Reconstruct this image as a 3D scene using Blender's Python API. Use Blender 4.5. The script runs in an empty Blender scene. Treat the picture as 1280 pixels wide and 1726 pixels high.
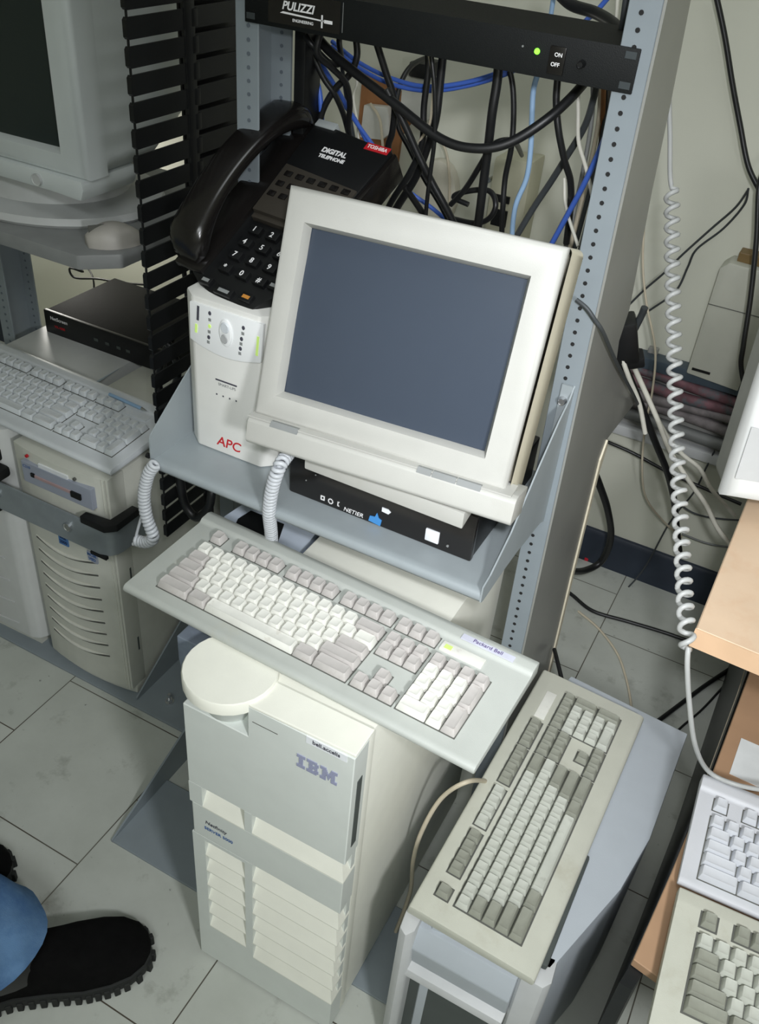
import bpy, bmesh, math, random
from mathutils import Matrix, Vector, Euler
random.seed(7)
S = bpy.context.scene
COL = S.collection
PI = math.pi
R = math.radians

# ------------------------------------------------------------------ camera
CAM = Vector((.474, -1.02, 1.47))
CX, CY, FPX = 640., 853., 1528.55
RX = (0.87806341, 0.47213694, 0.0780472)      # camera right, in world
RD = (0.3384318, -0.49735454, -0.7988131)     # camera down
RF = (-0.33833204, 0.72782221, -0.59649498)   # camera forward
cd = bpy.data.cameras.new('camera'); cam = bpy.data.objects.new('camera', cd); COL.objects.link(cam)
cam.matrix_world = Matrix(((RX[0], -RD[0], -RF[0], CAM.x), (RX[1], -RD[1], -RF[1], CAM.y), (RX[2], -RD[2], -RF[2], CAM.z), (0, 0, 0, 1)))
cd.sensor_fit = 'VERTICAL'; cd.sensor_height = 36.0; cd.sensor_width = 36.0 * 1280 / 1726
cd.lens = FPX * 36.0 / 1726
cd.shift_y = -10 / 1726
cd.clip_start = .01
S.camera = cam

def at(px, py, Y=None, Z=None, X=None):
    """world point seen at a pixel of the photograph, at a given depth"""
    d = Vector((RX[i] * (px - CX) + RD[i] * (py - CY) + RF[i] * FPX for i in range(3)))
    if Y is not None: t = (Y - CAM.y) / d.y
    elif Z is not None: t = (Z - CAM.z) / d.z
    else: t = (X - CAM.x) / d.x
    return CAM + d * t

# ------------------------------------------------------------------ materials
def lin(c):
    return tuple(((v / 255) / 12.92 if v / 255 <= .04045 else ((v / 255 + .055) / 1.055) ** 2.4) for v in c)
MATS = {}
def mat(name, rgb, rough=.5, metal=0., var=.06, scale=30., bump=0., bscale=400., spec=.4, dirt=None, dscale=6., dlo=.55, dhi=.75, emit=0., damt=1.):
    if name in MATS: return MATS[name]
    m = bpy.data.materials.new(name); m.use_nodes = True
    n = m.node_tree.nodes; l = m.node_tree.links
    b = n['Principled BSDF']; b.inputs['Roughness'].default_value = rough; b.inputs['Metallic'].default_value = metal
    b.inputs['Specular IOR Level'].default_value = spec
    c = lin(rgb)
    tc = n.new('ShaderNodeTexCoord')
    nz = n.new('ShaderNodeTexNoise'); nz.inputs['Scale'].default_value = scale; nz.inputs['Detail'].default_value = 4
    l.new(tc.outputs['Object'], nz.inputs['Vector'])
    rp = n.new('ShaderNodeValToRGB')
    rp.color_ramp.elements[0].position = .3; rp.color_ramp.elements[1].position = .7
    rp.color_ramp.elements[0].color = tuple(v * (1 - var) for v in c) + (1,)
    rp.color_ramp.elements[1].color = tuple(min(1, v * (1 + var)) for v in c) + (1,)
    l.new(nz.outputs['Fac'], rp.inputs['Fac'])
    out = rp.outputs['Color']
    if dirt:
        n2 = n.new('ShaderNodeTexNoise'); n2.inputs['Scale'].default_value = dscale; n2.inputs['Detail'].default_value = 8; n2.inputs['Roughness'].default_value = .65
        l.new(tc.outputs['Object'], n2.inputs['Vector'])
        r2 = n.new('ShaderNodeValToRGB'); r2.color_ramp.elements[0].position = dlo; r2.color_ramp.elements[1].position = dhi
        r2.color_ramp.elements[1].color = (damt, damt, damt, 1)
        l.new(n2.outputs['Fac'], r2.inputs['Fac'])
        mx = n.new('ShaderNodeMixRGB'); mx.inputs['Color2'].default_value = lin(dirt) + (1,)
        l.new(r2.outputs['Color'], mx.inputs['Fac']); l.new(out, mx.inputs['Color1']); out = mx.outputs['Color']
    l.new(out, b.inputs['Base Color'])
    if bump:
        n3 = n.new('ShaderNodeTexNoise'); n3.inputs['Scale'].default_value = bscale
        l.new(tc.outputs['Object'], n3.inputs['Vector'])
        bp = n.new('ShaderNodeBump'); bp.inputs['Strength'].default_value = bump; bp.inputs['Distance'].default_value = .001
        l.new(n3.outputs['Fac'], bp.inputs['Height']); l.new(bp.outputs['Normal'], b.inputs['Normal'])
    if emit:
        b.inputs['Emission Color'].default_value = c + (1,); b.inputs['Emission Strength'].default_value = emit
    MATS[name] = m
    return m

shelfm = mat('shelf_paint', (150, 158, 161), .45, var=.03, spec=.5)
rackm = mat('rack_paint_shaded', (133, 142, 147), .45, var=.03, spec=.5)  # shelf paint again, darkened to make up for too much light on posts
rackside = mat('rack_side_paint', (152, 153, 148), .38, .25, var=.05, scale=8, spec=.5)
creamedge = mat('lit_edge', (222, 214, 190), .6)  # lighter colour painted for the light on the side plate's edge
blackm = mat('black_plastic', (20, 21, 22), .4, spec=.4)
blackmet = mat('black_metal', (15, 18, 18), .6, spec=.25, bump=.3, bscale=900)
blackglossy = mat('black_gloss_plastic', (24, 22, 21), .22, spec=.6)
bodyblk = mat('black_textured_lid', (21, 22, 20), .7, spec=.2, bump=.4, bscale=700)
cream = mat('cream_plastic', (184, 184, 178), .45, var=.02, dirt=(156, 151, 138), dscale=9, dlo=.58, dhi=.85, damt=.35, bump=.12, bscale=900)
creamside = mat('yellowed_plastic', (212, 206, 184), .5, var=.03, bump=.1, bscale=900)
glassm = mat('dark_screen_glass', (64, 72, 84), .22, spec=.35, var=.01)
glassg = mat('green_screen_glass', (44, 52, 50), .25, spec=.3, var=.01)
ibmgrey = mat('server_front_grey', (214, 219, 214), .5, var=.02, bump=.12, bscale=800)
ibmcream = mat('server_cream', (236, 236, 224), .5, var=.02, bump=.12, bscale=800)
upsm = mat('ups_plastic', (224, 224, 219), .5, var=.02, bump=.1, bscale=900)
upspanel = mat('ups_panel', (236, 238, 238), .4, var=.01)
kbcase = mat('keyboard_case_cream', (180, 184, 178), .5, var=.03, dirt=(176, 168, 140), dscale=10, dlo=.58, dhi=.8, damt=.5, bump=.15, bscale=900)
kbcase2 = mat('keyboard_case_yellowed', (196, 197, 184), .5, var=.03, dirt=(150, 140, 112), dscale=10, dlo=.56, dhi=.78, damt=.5, bump=.15, bscale=900)
kbcase3 = mat('keyboard_case_white', (200, 202, 206), .45, var=.02, bump=.1)
keywhite = mat('key_white', (226, 226, 218), .5, var=.05, scale=60, dirt=(170, 158, 138), dscale=45, dlo=.62, dhi=.8, damt=.6)
keygrey = mat('key_grey', (190, 186, 182), .5, var=.06, scale=60, dirt=(140, 124, 110), dscale=45, dlo=.58, dhi=.8, damt=.6)
keydim = mat('key_pale_green_grey', (194, 197, 187), .5, var=.05, scale=60, dirt=(120, 116, 104), dscale=55, dlo=.62, dhi=.8, damt=.6)
keydim2 = mat('key_dark_green_grey', (148, 150, 138), .5, var=.08, scale=60, dirt=(96, 94, 84), dscale=55, dlo=.6, dhi=.8, damt=.6)
keyblue = mat('key_bluish_white', (206, 209, 214), .5, var=.03, scale=60)
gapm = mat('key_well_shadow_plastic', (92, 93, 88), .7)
ink = mat('printed_ink', (70, 70, 80), .6)
inkblue = mat('printed_blue', (52, 92, 150), .5)
inkwhite = mat('printed_white', (235, 235, 235), .5)
inkred = mat('printed_red', (190, 36, 44), .5)
labelw = mat('white_label', (230, 233, 236), .5)
labelgrey = mat('silver_grey_label', (134, 137, 136), .45)
sgim = mat('lavender_grey_plastic', (180, 187, 193), .5, var=.02, bump=.12, bscale=900)
sgidark = mat('charcoal_mesh_panel', (74, 80, 78), .6)
deskm = mat('peach_laminate', (212, 186, 158), .5, var=.05, scale=14, dirt=(200, 158, 122), dscale=25, dlo=.5, dhi=.8, damt=.5)
desked = mat('peach_laminate_edge', (214, 180, 146), .5, var=.06, scale=20)
brownbd = mat('brown_board', (176, 142, 112), .6, var=.06, scale=16)
white_pl = mat('white_plastic', (228, 230, 228), .4, var=.02)
greypl = mat('grey_plastic', (150, 150, 146), .5, var=.03)
lgrey = mat('light_grey_plastic', (196, 198, 198), .45, var=.03, bump=.1)
monl = mat('pale_grey_monitor_plastic', (208, 214, 214), .42, var=.04, scale=12)
serv = mat('tower_beige_grey', (206, 207, 197), .5, var=.03, bump=.1)
serv2 = mat('tower_pale_white', (212, 214, 212), .42, var=.03)
drivem = mat('drive_bay_blue_grey', (158, 164, 178), .5, var=.04)
steel = mat('zinc_steel', (150, 158, 162), .42, .35, var=.08, scale=25)
chrome = mat('bright_screw', (210, 212, 214), .25, .9, var=.02)
rubber = mat('black_rubber', (18, 19, 20), .6)
suede = mat('black_suede', (13, 13, 13), .95, var=.2, scale=60, spec=.1, bump=.5, bscale=500)
leather = mat('black_leather', (24, 23, 24), .38, spec=.5)
solem = mat('dark_lug_sole', (30, 32, 31), .7)
denim = mat('blue_denim', (92, 124, 160), .9, var=.22, scale=18, spec=.1, dirt=(56, 88, 132), dscale=16, dlo=.45, dhi=.7, damt=.8, bump=.6, bscale=900)
skin = mat('skin', (200, 160, 140), .6)
ledgreen = mat('green_led', (120, 235, 60), .3, emit=2.2)
ledgreen2 = mat('green_indicator', (190, 220, 120), .3, emit=.35)
cblack = mat('cable_black', (26, 27, 28), .42, spec=.5)
cgrey = mat('cable_grey', (120, 122, 120), .5)
cdgrey = mat('cable_dark_grey', (62, 66, 68), .5)
cblue = mat('cable_blue', (70, 106, 196), .4)
clblue = mat('cable_light_blue', (150, 182, 214), .45)
cwhite = mat('cable_white', (214, 212, 200), .45)
cbeige = mat('cable_beige', (200, 190, 168), .5)
ccoil = mat('coil_cord_grey', (176, 178, 176), .4)
cbrown = mat('brown_card', (150, 104, 66), .8, var=.15, scale=20)
beigebox = mat('beige_box', (196, 194, 170), .55, var=.03)
devm = mat('grey_beige_device', (186, 187, 174), .5, var=.03)
sheetb = mat('pale_blue_paper', (186, 196, 208), .7)
paper = mat('white_paper', (226, 230, 230), .7)
pinkish = mat('maroon_cable_jackets', (112, 78, 84), .7, var=.4, scale=30, dirt=(90, 96, 100), dscale=22, dlo=.48, dhi=.6)
speck = mat('grey_speckled_jackets', (122, 116, 116), .7, var=.3, scale=60)

# ------------------------------------------------------------------ mesh builder
class B:
    def __init__(s): s.bm = bmesh.new()
    def box(s, x0, x1, y0, y1, z0, z1, bev=0., seg=2, M=None):
        t = bmesh.new()
        bmesh.ops.create_cube(t, size=1)
        for v in t.verts:
            v.co = Vector((x0 + (v.co.x + .5) * (x1 - x0), y0 + (v.co.y + .5) * (y1 - y0), z0 + (v.co.z + .5) * (z1 - z0)))
        if bev: bmesh.ops.bevel(t, geom=t.edges[:], offset=bev, segments=seg, profile=.6, affect='EDGES')
        return s._merge(t, M)
    def _merge(s, t, M=None):
        if M is not None: bmesh.ops.transform(t, matrix=M, verts=t.verts[:])
        me = bpy.data.meshes.new('t'); t.to_mesh(me); t.free(); s.bm.from_mesh(me); bpy.data.meshes.remove(me)
        return s
    def prism(s, pts, a, b, axis='Z', bev=0., seg=2, M=None):
        """pts: (x,y) for Z, (x,z) for Y, (y,z) for X; extruded from a to b"""
        t = bmesh.new()
        def mk(p, h):
            return {'Z': (p[0], p[1], h), 'Y': (p[0], h, p[1]), 'X': (h, p[0], p[1])}[axis]
        lo = [t.verts.new(mk(p, a)) for p in pts]; hi = [t.verts.new(mk(p, b)) for p in pts]
        n = len(pts)
        t.faces.new(lo[::-1]); t.faces.new(hi)
        for i in range(n): t.faces.new((lo[i], lo[(i + 1) % n], hi[(i + 1) % n], hi[i]))
        bmesh.ops.recalc_face_normals(t, faces=t.faces[:])
        if bev: bmesh.ops.bevel(t, geom=t.edges[:], offset=bev, segments=seg, profile=.6, affect='EDGES')
        return s._merge(t, M)
    def loft(s, rings, cap=True, M=None, closed=True):
        t = bmesh.new()
        R_ = [[t.verts.new(p) for p in r] for r in rings]
        n = len(rings[0])
        for a, b in zip(R_, R_[1:]):
            for i in range(n if closed else n - 1):
                t.faces.new((a[i], a[(i + 1) % n], b[(i + 1) % n], b[i]))
        if cap and closed:
            if cap != 'end': t.faces.new(R_[0][::-1])
            t.faces.new(R_[-1])
        bmesh.ops.recalc_face_normals(t, faces=t.faces[:])
        return s._merge(t, M)
    def cyl(s, c, r, h, axis='Z', n=24, r2=None, bev=0., M=None):
        r2 = r if r2 is None else r2
        def ring(rr, hh):
            o = []
            for i in range(n):
                a = 2 * PI * i / n; u, v = rr * math.cos(a), rr * math.sin(a)
                o.append({'Z': (c[0] + u, c[1] + v, c[2] + hh), 'Y': (c[0] + u, c[1] + hh, c[2] + v), 'X': (c[0] + hh, c[1] + u, c[2] + v)}[axis])
            return o
        if bev:
            rings = [ring(r - bev, 0), ring(r, bev), ring(r2, h - bev), ring(r2 - bev, h)]
        else: rings = [ring(r, 0), ring(r2, h)]
        return s.loft(rings, M=M)
    def tube(s, path, r, n=8, M=None):
        P = [Vector(p) for p in path]
        rr = r if isinstance(r, list) else [r] * len(P)
        T = [(P[min(i + 1, len(P) - 1)] - P[max(i - 1, 0)]).normalized() for i in range(len(P))]
        ref = Vector((0, 0, 1)) if abs(T[0].z) < .9 else Vector((1, 0, 0))
        u = (ref - T[0] * ref.dot(T[0])).normalized()
        rings = []
        for i in range(len(P)):
            u = (u - T[i] * u.dot(T[i])); u.normalize(); v = T[i].cross(u)
            rings.append([P[i] + (u * math.cos(2 * PI * k / n) + v * math.sin(2 * PI * k / n)) * rr[i] for k in range(n)])
        return s.loft(rings, M=M)
    def frame(s, w0, w1, h0, h1, i0, i1, j0, j1, depth, slope=.012, slw=.006, rnd=.006, M=None):
        """front frame in the XZ plane facing -Y, with a sloped inner lip"""
        t = bmesh.new()
        def rect(x0, x1, z0, z1, y): return [t.verts.new(p) for p in ((x0, y, z0), (x1, y, z0), (x1, y, z1), (x0, y, z1))]
        L = [rect(w0, w1, h0, h1, depth), rect(w0, w1, h0, h1, rnd), rect(w0 + rnd * .35, w1 - rnd * .35, h0 + rnd * .35, h1 - rnd * .35, rnd * .3),
             rect(w0 + rnd, w1 - rnd, h0 + rnd, h1 - rnd, 0), rect(i0, i1, j0, j1, 0), rect(i0 + slw, i1 - slw, j0 + slw, j1 - slw, slope), rect(i0 + slw, i1 - slw, j0 + slw, j1 - slw, depth)]
        for a, b in zip(L, L[1:] + L[:1]):
            for i in range(4): t.faces.new((a[i], a[(i + 1) % 4], b[(i + 1) % 4], b[i]))
        bmesh.ops.recalc_face_normals(t, faces=t.faces[:])
        return s._merge(t, M)
    def add(s, o): 
        me = bpy.data.meshes.new('t'); o.bm.to_mesh(me); s.bm.from_mesh(me); bpy.data.meshes.remove(me); return s
    def obj(s, name, m, parent=None, smooth=35, label=None):
        me = bpy.data.meshes.new(name); s.bm.to_mesh(me); s.bm.free()
        return link(name, me, m, parent, smooth, label)

def link(name, me, m, parent=None, smooth=35, label=None):
    if m is not None and not me.materials: me.materials.append(m)
    if smooth:
        for p in me.polygons: p.use_smooth = True
        try: me.set_sharp_from_angle(angle=R(smooth))
        except Exception: pass
    o = bpy.data.objects.new(name, me); COL.objects.link(o)
    if parent is not None: o.parent = parent
    if label: o['label'] = label
    return o
def tag(o, label, cat, group=None, kind=None):
    o['label'] = label; o['category'] = cat
    if group: o['group'] = group
    if kind: o['kind'] = kind
    return o
def thing(name, label, cat, loc=(0, 0, 0), rot=(0, 0, 0), group=None):
    o = bpy.data.objects.new(name, None); COL.objects.link(o); o.empty_display_size = .05
    o.location = loc; o.rotation_euler = rot
    return tag(o, label, cat, group)
def struct(name, b, m, label=None):
    o = b.obj(name, m); o['kind'] = 'structure'; return o
def text_part(name, txt, size, m, parent, M, ext=.0002, bold=0., shear=0., spacing=1.):
    c = bpy.data.curves.new('t', 'FONT'); c.body = txt; c.size = size; c.extrude = ext; c.offset = bold; c.shear = shear
    c.space_character = spacing
    c.align_x = 'CENTER'; c.align_y = 'CENTER'
    o = bpy.data.objects.new('t', c); COL.objects.link(o)
    bpy.context.view_layer.update()
    me = bpy.data.meshes.new_from_object(o.evaluated_get(bpy.context.evaluated_depsgraph_get()))
    bpy.data.objects.remove(o); bpy.data.curves.remove(c)
    me.transform(M); me.materials.clear()
    return link(name, me, m, parent, 0)
FRONT = Matrix.Rotation(PI / 2, 4, 'X')           # text standing up, facing -Y
def front(x, y, z): return Matrix.Translation((x, y, z)) @ FRONT

def spline(pts, step=8):
    P = [Vector(p) for p in pts]
    if len(P) < 3:
        return [P[0].lerp(P[-1], i / step) for i in range(step + 1)]
    out = []
    Q = [P[0] * 2 - P[1]] + P + [P[-1] * 2 - P[-2]]
    for i in range(1, len(Q) - 2):
        a, b, c, d = Q[i - 1:i + 3]
        for k in range(step):
            t = k / step
            out.append(.5 * ((2 * b) + (c - a) * t + (2 * a - 5 * b + 4 * c - d) * t * t + (3 * b - a - 3 * c + d) * t ** 3))
    out.append(P[-1]); return out
def cable(label, m, r, pts, name='cable', cat='cable', group=None, n=8):
    P = [at(*p[:2], Y=p[2]) if len(p) == 3 and p[0] > 5 else Vector(p) for p in pts]
    o = B().tube(spline(P), r, n).obj(name, m, None, 60)
    return tag(o, label, cat, group)
def coil_path(axis_pts, rad, pitch, per=10):
    P = spline(axis_pts, 24)
    L = [0]
    for a, b in zip(P, P[1:]): L.append(L[-1] + (b - a).length)
    tot = L[-1]; n = int(tot / pitch * per); out = []
    j = 0
    u = Vector((1, 0, 0))
    for i in range(n + 1):
        s = tot * i / n
        while j < len(L) - 2 and L[j + 1] < s: j += 1
        f = (s - L[j]) / max(1e-9, L[j + 1] - L[j])
        p = P[j].lerp(P[j + 1], f); T = (P[j + 1] - P[j]).normalized()
        u = (u - T * u.dot(T)).normalized(); v = T.cross(u)
        a = 2 * PI * i / per
        out.append(p + (u * math.cos(a) + v * math.sin(a)) * rad)
    return out

# ------------------------------------------------------------------ the room
def floor_mat():
    m = bpy.data.materials.new('vinyl_tile'); m.use_nodes = True
    n = m.node_tree.nodes; l = m.node_tree.links; b = n['Principled BSDF']; b.inputs['Roughness'].default_value = .42; b.inputs['Specular IOR Level'].default_value = .35
    tc = n.new('ShaderNodeTexCoord'); mp = n.new('ShaderNodeMapping'); mp.inputs['Rotation'].default_value = (0, 0, PI / 2)
    mp.inputs['Location'].default_value = (0, 0, 0)
    sx = n.new('ShaderNodeSeparateXYZ'); cx = n.new('ShaderNodeCombineXYZ')
    l.new(tc.outputs['Object'], sx.inputs[0])
    ay = n.new('ShaderNodeMath'); ay.operation = 'ADD'; ay.inputs[1].default_value = .434 + .3048 * 8
    ax = n.new('ShaderNodeMath'); ax.operation = 'ADD'; ax.inputs[1].default_value = .3048 * 13
    l.new(sx.outputs['Y'], ay.inputs[0]); l.new(sx.outputs['X'], ax.inputs[0])
    l.new(ay.outputs[0], cx.inputs['X']); l.new(ax.outputs[0], cx.inputs['Y'])
    br = n.new('ShaderNodeTexBrick'); br.inputs['Scale'].default_value = 1; br.inputs['Brick Width'].default_value = .3048; br.inputs['Row Height'].default_value = .3048
    br.inputs['Mortar Size'].default_value = .0014; br.inputs['Mortar Smooth'].default_value = .4; br.offset = .5; br.offset_frequency = 2
    br.inputs['Color1'].default_value = lin((186, 190, 182)) + (1,); br.inputs['Color2'].default_value = lin((194, 197, 189)) + (1,); br.inputs['Mortar'].default_value = lin((72, 64, 54)) + (1,)
    l.new(cx.outputs[0], br.inputs['Vector'])
    def layer(prev, scale, lo, hi, col, amt, rough=.65):
        nz = n.new('ShaderNodeTexNoise'); nz.inputs['Scale'].default_value = scale; nz.inputs['Detail'].default_value = 8; nz.inputs['Roughness'].default_value = rough
        l.new(tc.outputs['Object'], nz.inputs['Vector'])
        r = n.new('ShaderNodeValToRGB'); r.color_ramp.elements[0].position = lo; r.color_ramp.elements[1].position = hi; r.color_ramp.elements[1].color = (amt, amt, amt, 1)
        l.new(nz.outputs['Fac'], r.inputs['Fac'])
        mx = n.new('ShaderNodeMixRGB'); mx.inputs['Color2'].default_value = lin(col) + (1,)
        l.new(r.outputs['Color'], mx.inputs['Fac']); l.new(prev, mx.inputs['Color1']); return mx.outputs['Color']
    c = layer(br.outputs['Color'], 4, .4, .75, (152, 155, 146), .5)
    c = layer(c, 11, .58, .74, (112, 110, 100), .65)
    c = layer(c, 60, .66, .74, (58, 56, 52), .8)
    l.new(c, b.inputs['Base Color'])
    return m
struct('floor', B().box(-2.6, 2.4, -2.6, .95, -.1, 0), floor_mat())
wallm = mat('cream_wall_paint', (212, 213, 198), .6, var=.02, scale=3, dirt=(150, 144, 128), dscale=38, dlo=.7, dhi=.8, damt=.6, bump=.15, bscale=120)
struct('wall_back', B().box(-2.6, 2.4, .88, .98, 0, 2.7), wallm)
struct('wall_left', B().box(-2.7, -2.6, -2.6, .98, 0, 2.7), wallm)
struct('wall_right', B().box(2.4, 2.5, -2.6, .98, 0, 2.7), wallm)
struct('wall_front', B().box(-2.7, 2.5, -2.7, -2.6, 0, 2.7), wallm)
struct('ceiling', B().box(-2.7, 2.5, -2.7, .98, 2.7, 2.8), mat('ceiling_white', (226, 226, 222), .8))
struct('baseboard_back', B().prism([(.88, 0), (.868, 0), (.868, .088), (.874, .098), (.88, .1)], -2.6, 2.4, 'X'), mat('navy_cove_base', (44, 52, 64), .5, var=.15, scale=12))

# cable raceway low on the back wall
o = thing('wall_raceway', 'dark blue edged cable raceway low on the back wall right of the rack', 'cable raceway', (.5, .86, .42))
o.location = (0, 0, 0)
B().box(.12, 2.2, .838, .879, .575, .602, .004).obj('top_rail', mat('slate_blue_rail', (70, 82, 92), .45, var=.1), o)
B().box(.12, 2.2, .862, .879, .42, .575).obj('back_plate', greypl, o)
B().box(.12, 2.2, .838, .879, .40, .425, .004).obj('bottom_rail', lgrey, o)
for k, (z, yy, r_, m_) in enumerate(((.560, .849, .012, pinkish), (.538, .848, .013, pinkish), (.512, .848, .013, speck), (.487, .848, .013, speck), (.455, .849, .014, cgrey))):
    pts = [(.12 + i * .1, yy + .004 * math.sin(i * 2.1 + k), z + .005 * math.sin(i * 1.3 + k * 2)) for i in range(20)]
    B().tube(spline(pts, 4), r_, 8).obj('cable_run', m_, o, 60)

# ------------------------------------------------------------------ racks
def hole_column(b, x, y, z0, z1, r=.0026, pitch=.0157):
    z = z0
    while z < z1:
        b.cyl((x, y, z), r, .0012, 'Y', 8); z += pitch
def upright(parent, side, xo, yo, hmax=1.95, holes=True):
    """side -1 left, +1 right; xo outer x, yo front y"""
    b = B(); xi = xo - side * .034
    b.box(min(xo, xi), max(xo, xi), yo, yo + .0035, .0, hmax, .0008, 1)
    b.box(min(xo, xo - side * .0035), max(xo, xo - side * .0035), yo + .0036, yo + .0744, .0, hmax)
    b.box(min(xo, xi), max(xo, xi), yo + .0745, yo + .078, .0, hmax)
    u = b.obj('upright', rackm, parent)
    if holes:
        h = B(); hole_column(h, xo - side * .0195, yo - .0008, .45, hmax - .05)
        h.obj('screw_hole', mat('hole_dark', (30, 30, 30), .8) if side > 0 else mat('hole_light', (96, 104, 112), .6), u, 60)
        h = B(); hole_column(h, xo - side * .0195, yo + .0737, .45, hmax - .05, .0024)
        if side < 0: h.obj('screw_hole', MATS['hole_light'], u, 60)
    return u
o = mid = thing('equipment_rack', 'blue grey two post equipment rack holding the black power unit and monitor shelf', 'rack', (0, 0, 0))
upright(mid, -1, -.2578, 0)
# right upright leans a hair outwards at its foot
ru = upright(mid, 1, .2578, 0)
sh = Matrix.Identity(4); sh[0][2] = -.017; sh[0][3] = .017
ru.data.transform(sh)
for c_ in ru.children: c_.data.transform(sh)
sp = B().prism([(0, 0), (.25, 0), (.252, .19), (.242, .43), (.24, .69), (.267, .716), (.457, .694), (.31, .798), (.183, .894), (.169, .927), (.189, .968), (.149, 1.14), (.137, 1.238), (.112, 1.35), (.05, 1.95), (0, 1.95)], .2582, .2612, 'X')
sp = sp.obj('side_plate', rackside, mid, 0); sp.data.transform(sh)
e = B().prism([(.25, 0), (.252, .19), (.242, .43), (.24, .69), (.26, .718), (.272, .70), (.256, .66), (.258, .43), (.268, .19), (.266, 0)], .2575, .2640, 'X').obj('edge_strip', creamedge, mid, 0, 'side plate edge painted cream as lit'); e.data.transform(sh)
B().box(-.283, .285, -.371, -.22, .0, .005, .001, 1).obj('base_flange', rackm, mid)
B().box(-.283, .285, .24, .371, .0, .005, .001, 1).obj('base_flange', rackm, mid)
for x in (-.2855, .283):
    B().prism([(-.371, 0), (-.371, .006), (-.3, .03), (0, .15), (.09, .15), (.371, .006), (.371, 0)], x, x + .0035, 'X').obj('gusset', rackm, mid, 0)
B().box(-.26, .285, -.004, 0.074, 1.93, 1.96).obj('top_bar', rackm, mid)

lr = thing('equipment_rack', 'blue grey rack behind the two tower computers on the left', 'rack', (0, 0, 0))
upright(lr, -1, -1.022, .2); upright(lr, 1, -.425, .2, holes=False)
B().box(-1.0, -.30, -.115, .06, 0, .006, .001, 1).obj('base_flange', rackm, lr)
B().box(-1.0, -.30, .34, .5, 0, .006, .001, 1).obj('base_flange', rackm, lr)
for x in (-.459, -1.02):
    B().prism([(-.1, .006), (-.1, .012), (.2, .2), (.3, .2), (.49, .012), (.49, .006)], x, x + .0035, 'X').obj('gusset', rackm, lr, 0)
b = B().cyl((-.397, -.07, .006), .009, .004, 'Z', 16).cyl((-.397, -.07, .01), .007, .008, 'Z', 6).cyl((-.397, -.07, .018), .0035, .012, 'Z', 8)
b.obj('anchor_bolt', chrome, lr, 40, 'bright anchor bolt')
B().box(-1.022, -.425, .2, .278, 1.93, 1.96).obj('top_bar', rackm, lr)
# security bar of the left rack across the towers
sb = thing('security_bar', 'flat steel bar with black rubber corners bolted across the towers on the left', 'bar', (0, 0, 0))
pth = [(-1.0, -.128), (-.475, -.128), (-.458, -.122), (-.449, -.11), (-.446, -.095), (-.446, -.02)]
pts = pth + [(p[0] - (.004 if i > 2 else 0) , p[1] + (.004 if i < 4 else 0)) for i, p in reversed(list(enumerate(pth)))]
B().prism(pts, .405, .468, 'Z').obj('bar', steel, sb, 50)
for x in (-.54, -.712):
    B().cyl((x, -.1285, .441), .008, -.005, 'Y', 16, bev=.001).obj('bolt', chrome, sb)
B().prism([(-.505, -.134), (-.452, -.134), (-.436, -.118), (-.436, -.06), (-.452, -.06), (-.456, -.112), (-.505, -.118)], .467, .482, 'Z', .002).obj('rubber_corner', rubber, sb)
B().box(-.80, -.700, -.134, -.1, .470, .491, .006).box(-.80, -.725, -.134, -.09, .491, .518, .005).obj('rubber_corner', rubber, sb)
for x in (-.495, -.75): B().box(x, x + .036, -.1305, -.124, .400, .406).obj('gasket', rubber, sb)

# ------------------------------------------------------------------ vertical cable duct between the racks
vd = thing('cable_duct', 'black slotted vertical cable duct standing between the two racks', 'cable duct', (0, 0, 0))
B().box(-.335, -.3285, -.008, .012, .47, 1.75, .001).obj('spine', blackm, vd)
B().box(-.352, -.349, .006, .15, .60, 1.75).obj('rear_wall', blackm, vd)
fm = None
for k in range(40):
    z = .50 + k * .0312
    for fr in (0, 1):
        if fr and z < .6: continue
        b = B()
        if not fr:
            b.prism([(-.113, .002), (-.110, 0), (-.006, 0), (-.006, .0240), (-.110, .0240), (-.113, .0220)], -.3322, -.3298, 'X')
            b.prism([(-.1145, .003), (-.1115, .0), (-.1115, .0240), (-.1145, .0210)], -.336, -.3292, 'X')
        else:
            b.prism([(.01, 0), (.128, 0), (.131, .003), (.131, .022), (.128, .025), (.01, .025)], -.3322, -.3298, 'X')
            b.prism([(.006, .002), (.018, .002), (.018, .023), (.006, .023)], -.332, -.3275, 'X', .002)
        f = b.obj('finger', blackm, vd, 40); f.location.z = z
B().box(-.3325, -.330, -.1128, -.1108, .50, 1.74).obj('front_edge', blackm, vd)
for z in (.62, 1.0, 1.38):
    B().box(-.33, -.258, .01, .014, z, z + .03).obj('mounting_bracket', blackm, vd)

# ------------------------------------------------------------------ shelf on the middle rack
sf = thing('rack_shelf', 'blue grey steel shelf bolted to the middle rack under the monitor', 'shelf', (0, 0, 0))
b = B()
prof = [(-.235, .745), (-.225, .7405), (.02, .7405), (.02, .7445), (-.222, .7445), (-.229, .748), (-.230, .762), (-.234, .764), (-.236, .760)]
prof = [(-.236, .748), (-.232, .742), (-.225, .740), (.05, .740), (.05, .757), (-.222, .757), (-.231, .757), (-.235, .754)]
b.prism(prof, -.240, .2535, 'X')
b.obj('tray', shelfm, sf, 50)
for x in (-.2405, .252):
    side = [(-.236, .745), (-.212, .745), (-.11, .738), (-.02, .725), (0, .716), (0, .93), (-.012, .915), (-.04, .9), (-.095, .858), (-.16, .8), (-.215, .772), (-.236, .768)]
    if x < 0: side = [(-.236, .745), (-.212, .742), (-.05, .738), (0, .716), (0, .96), (-.01, .95), (-.165, .845), (-.233, .797), (-.236, .79)]
    B().prism(side, x, x + .002, 'X').obj('side_bracket', shelfm, sf, 0)
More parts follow.
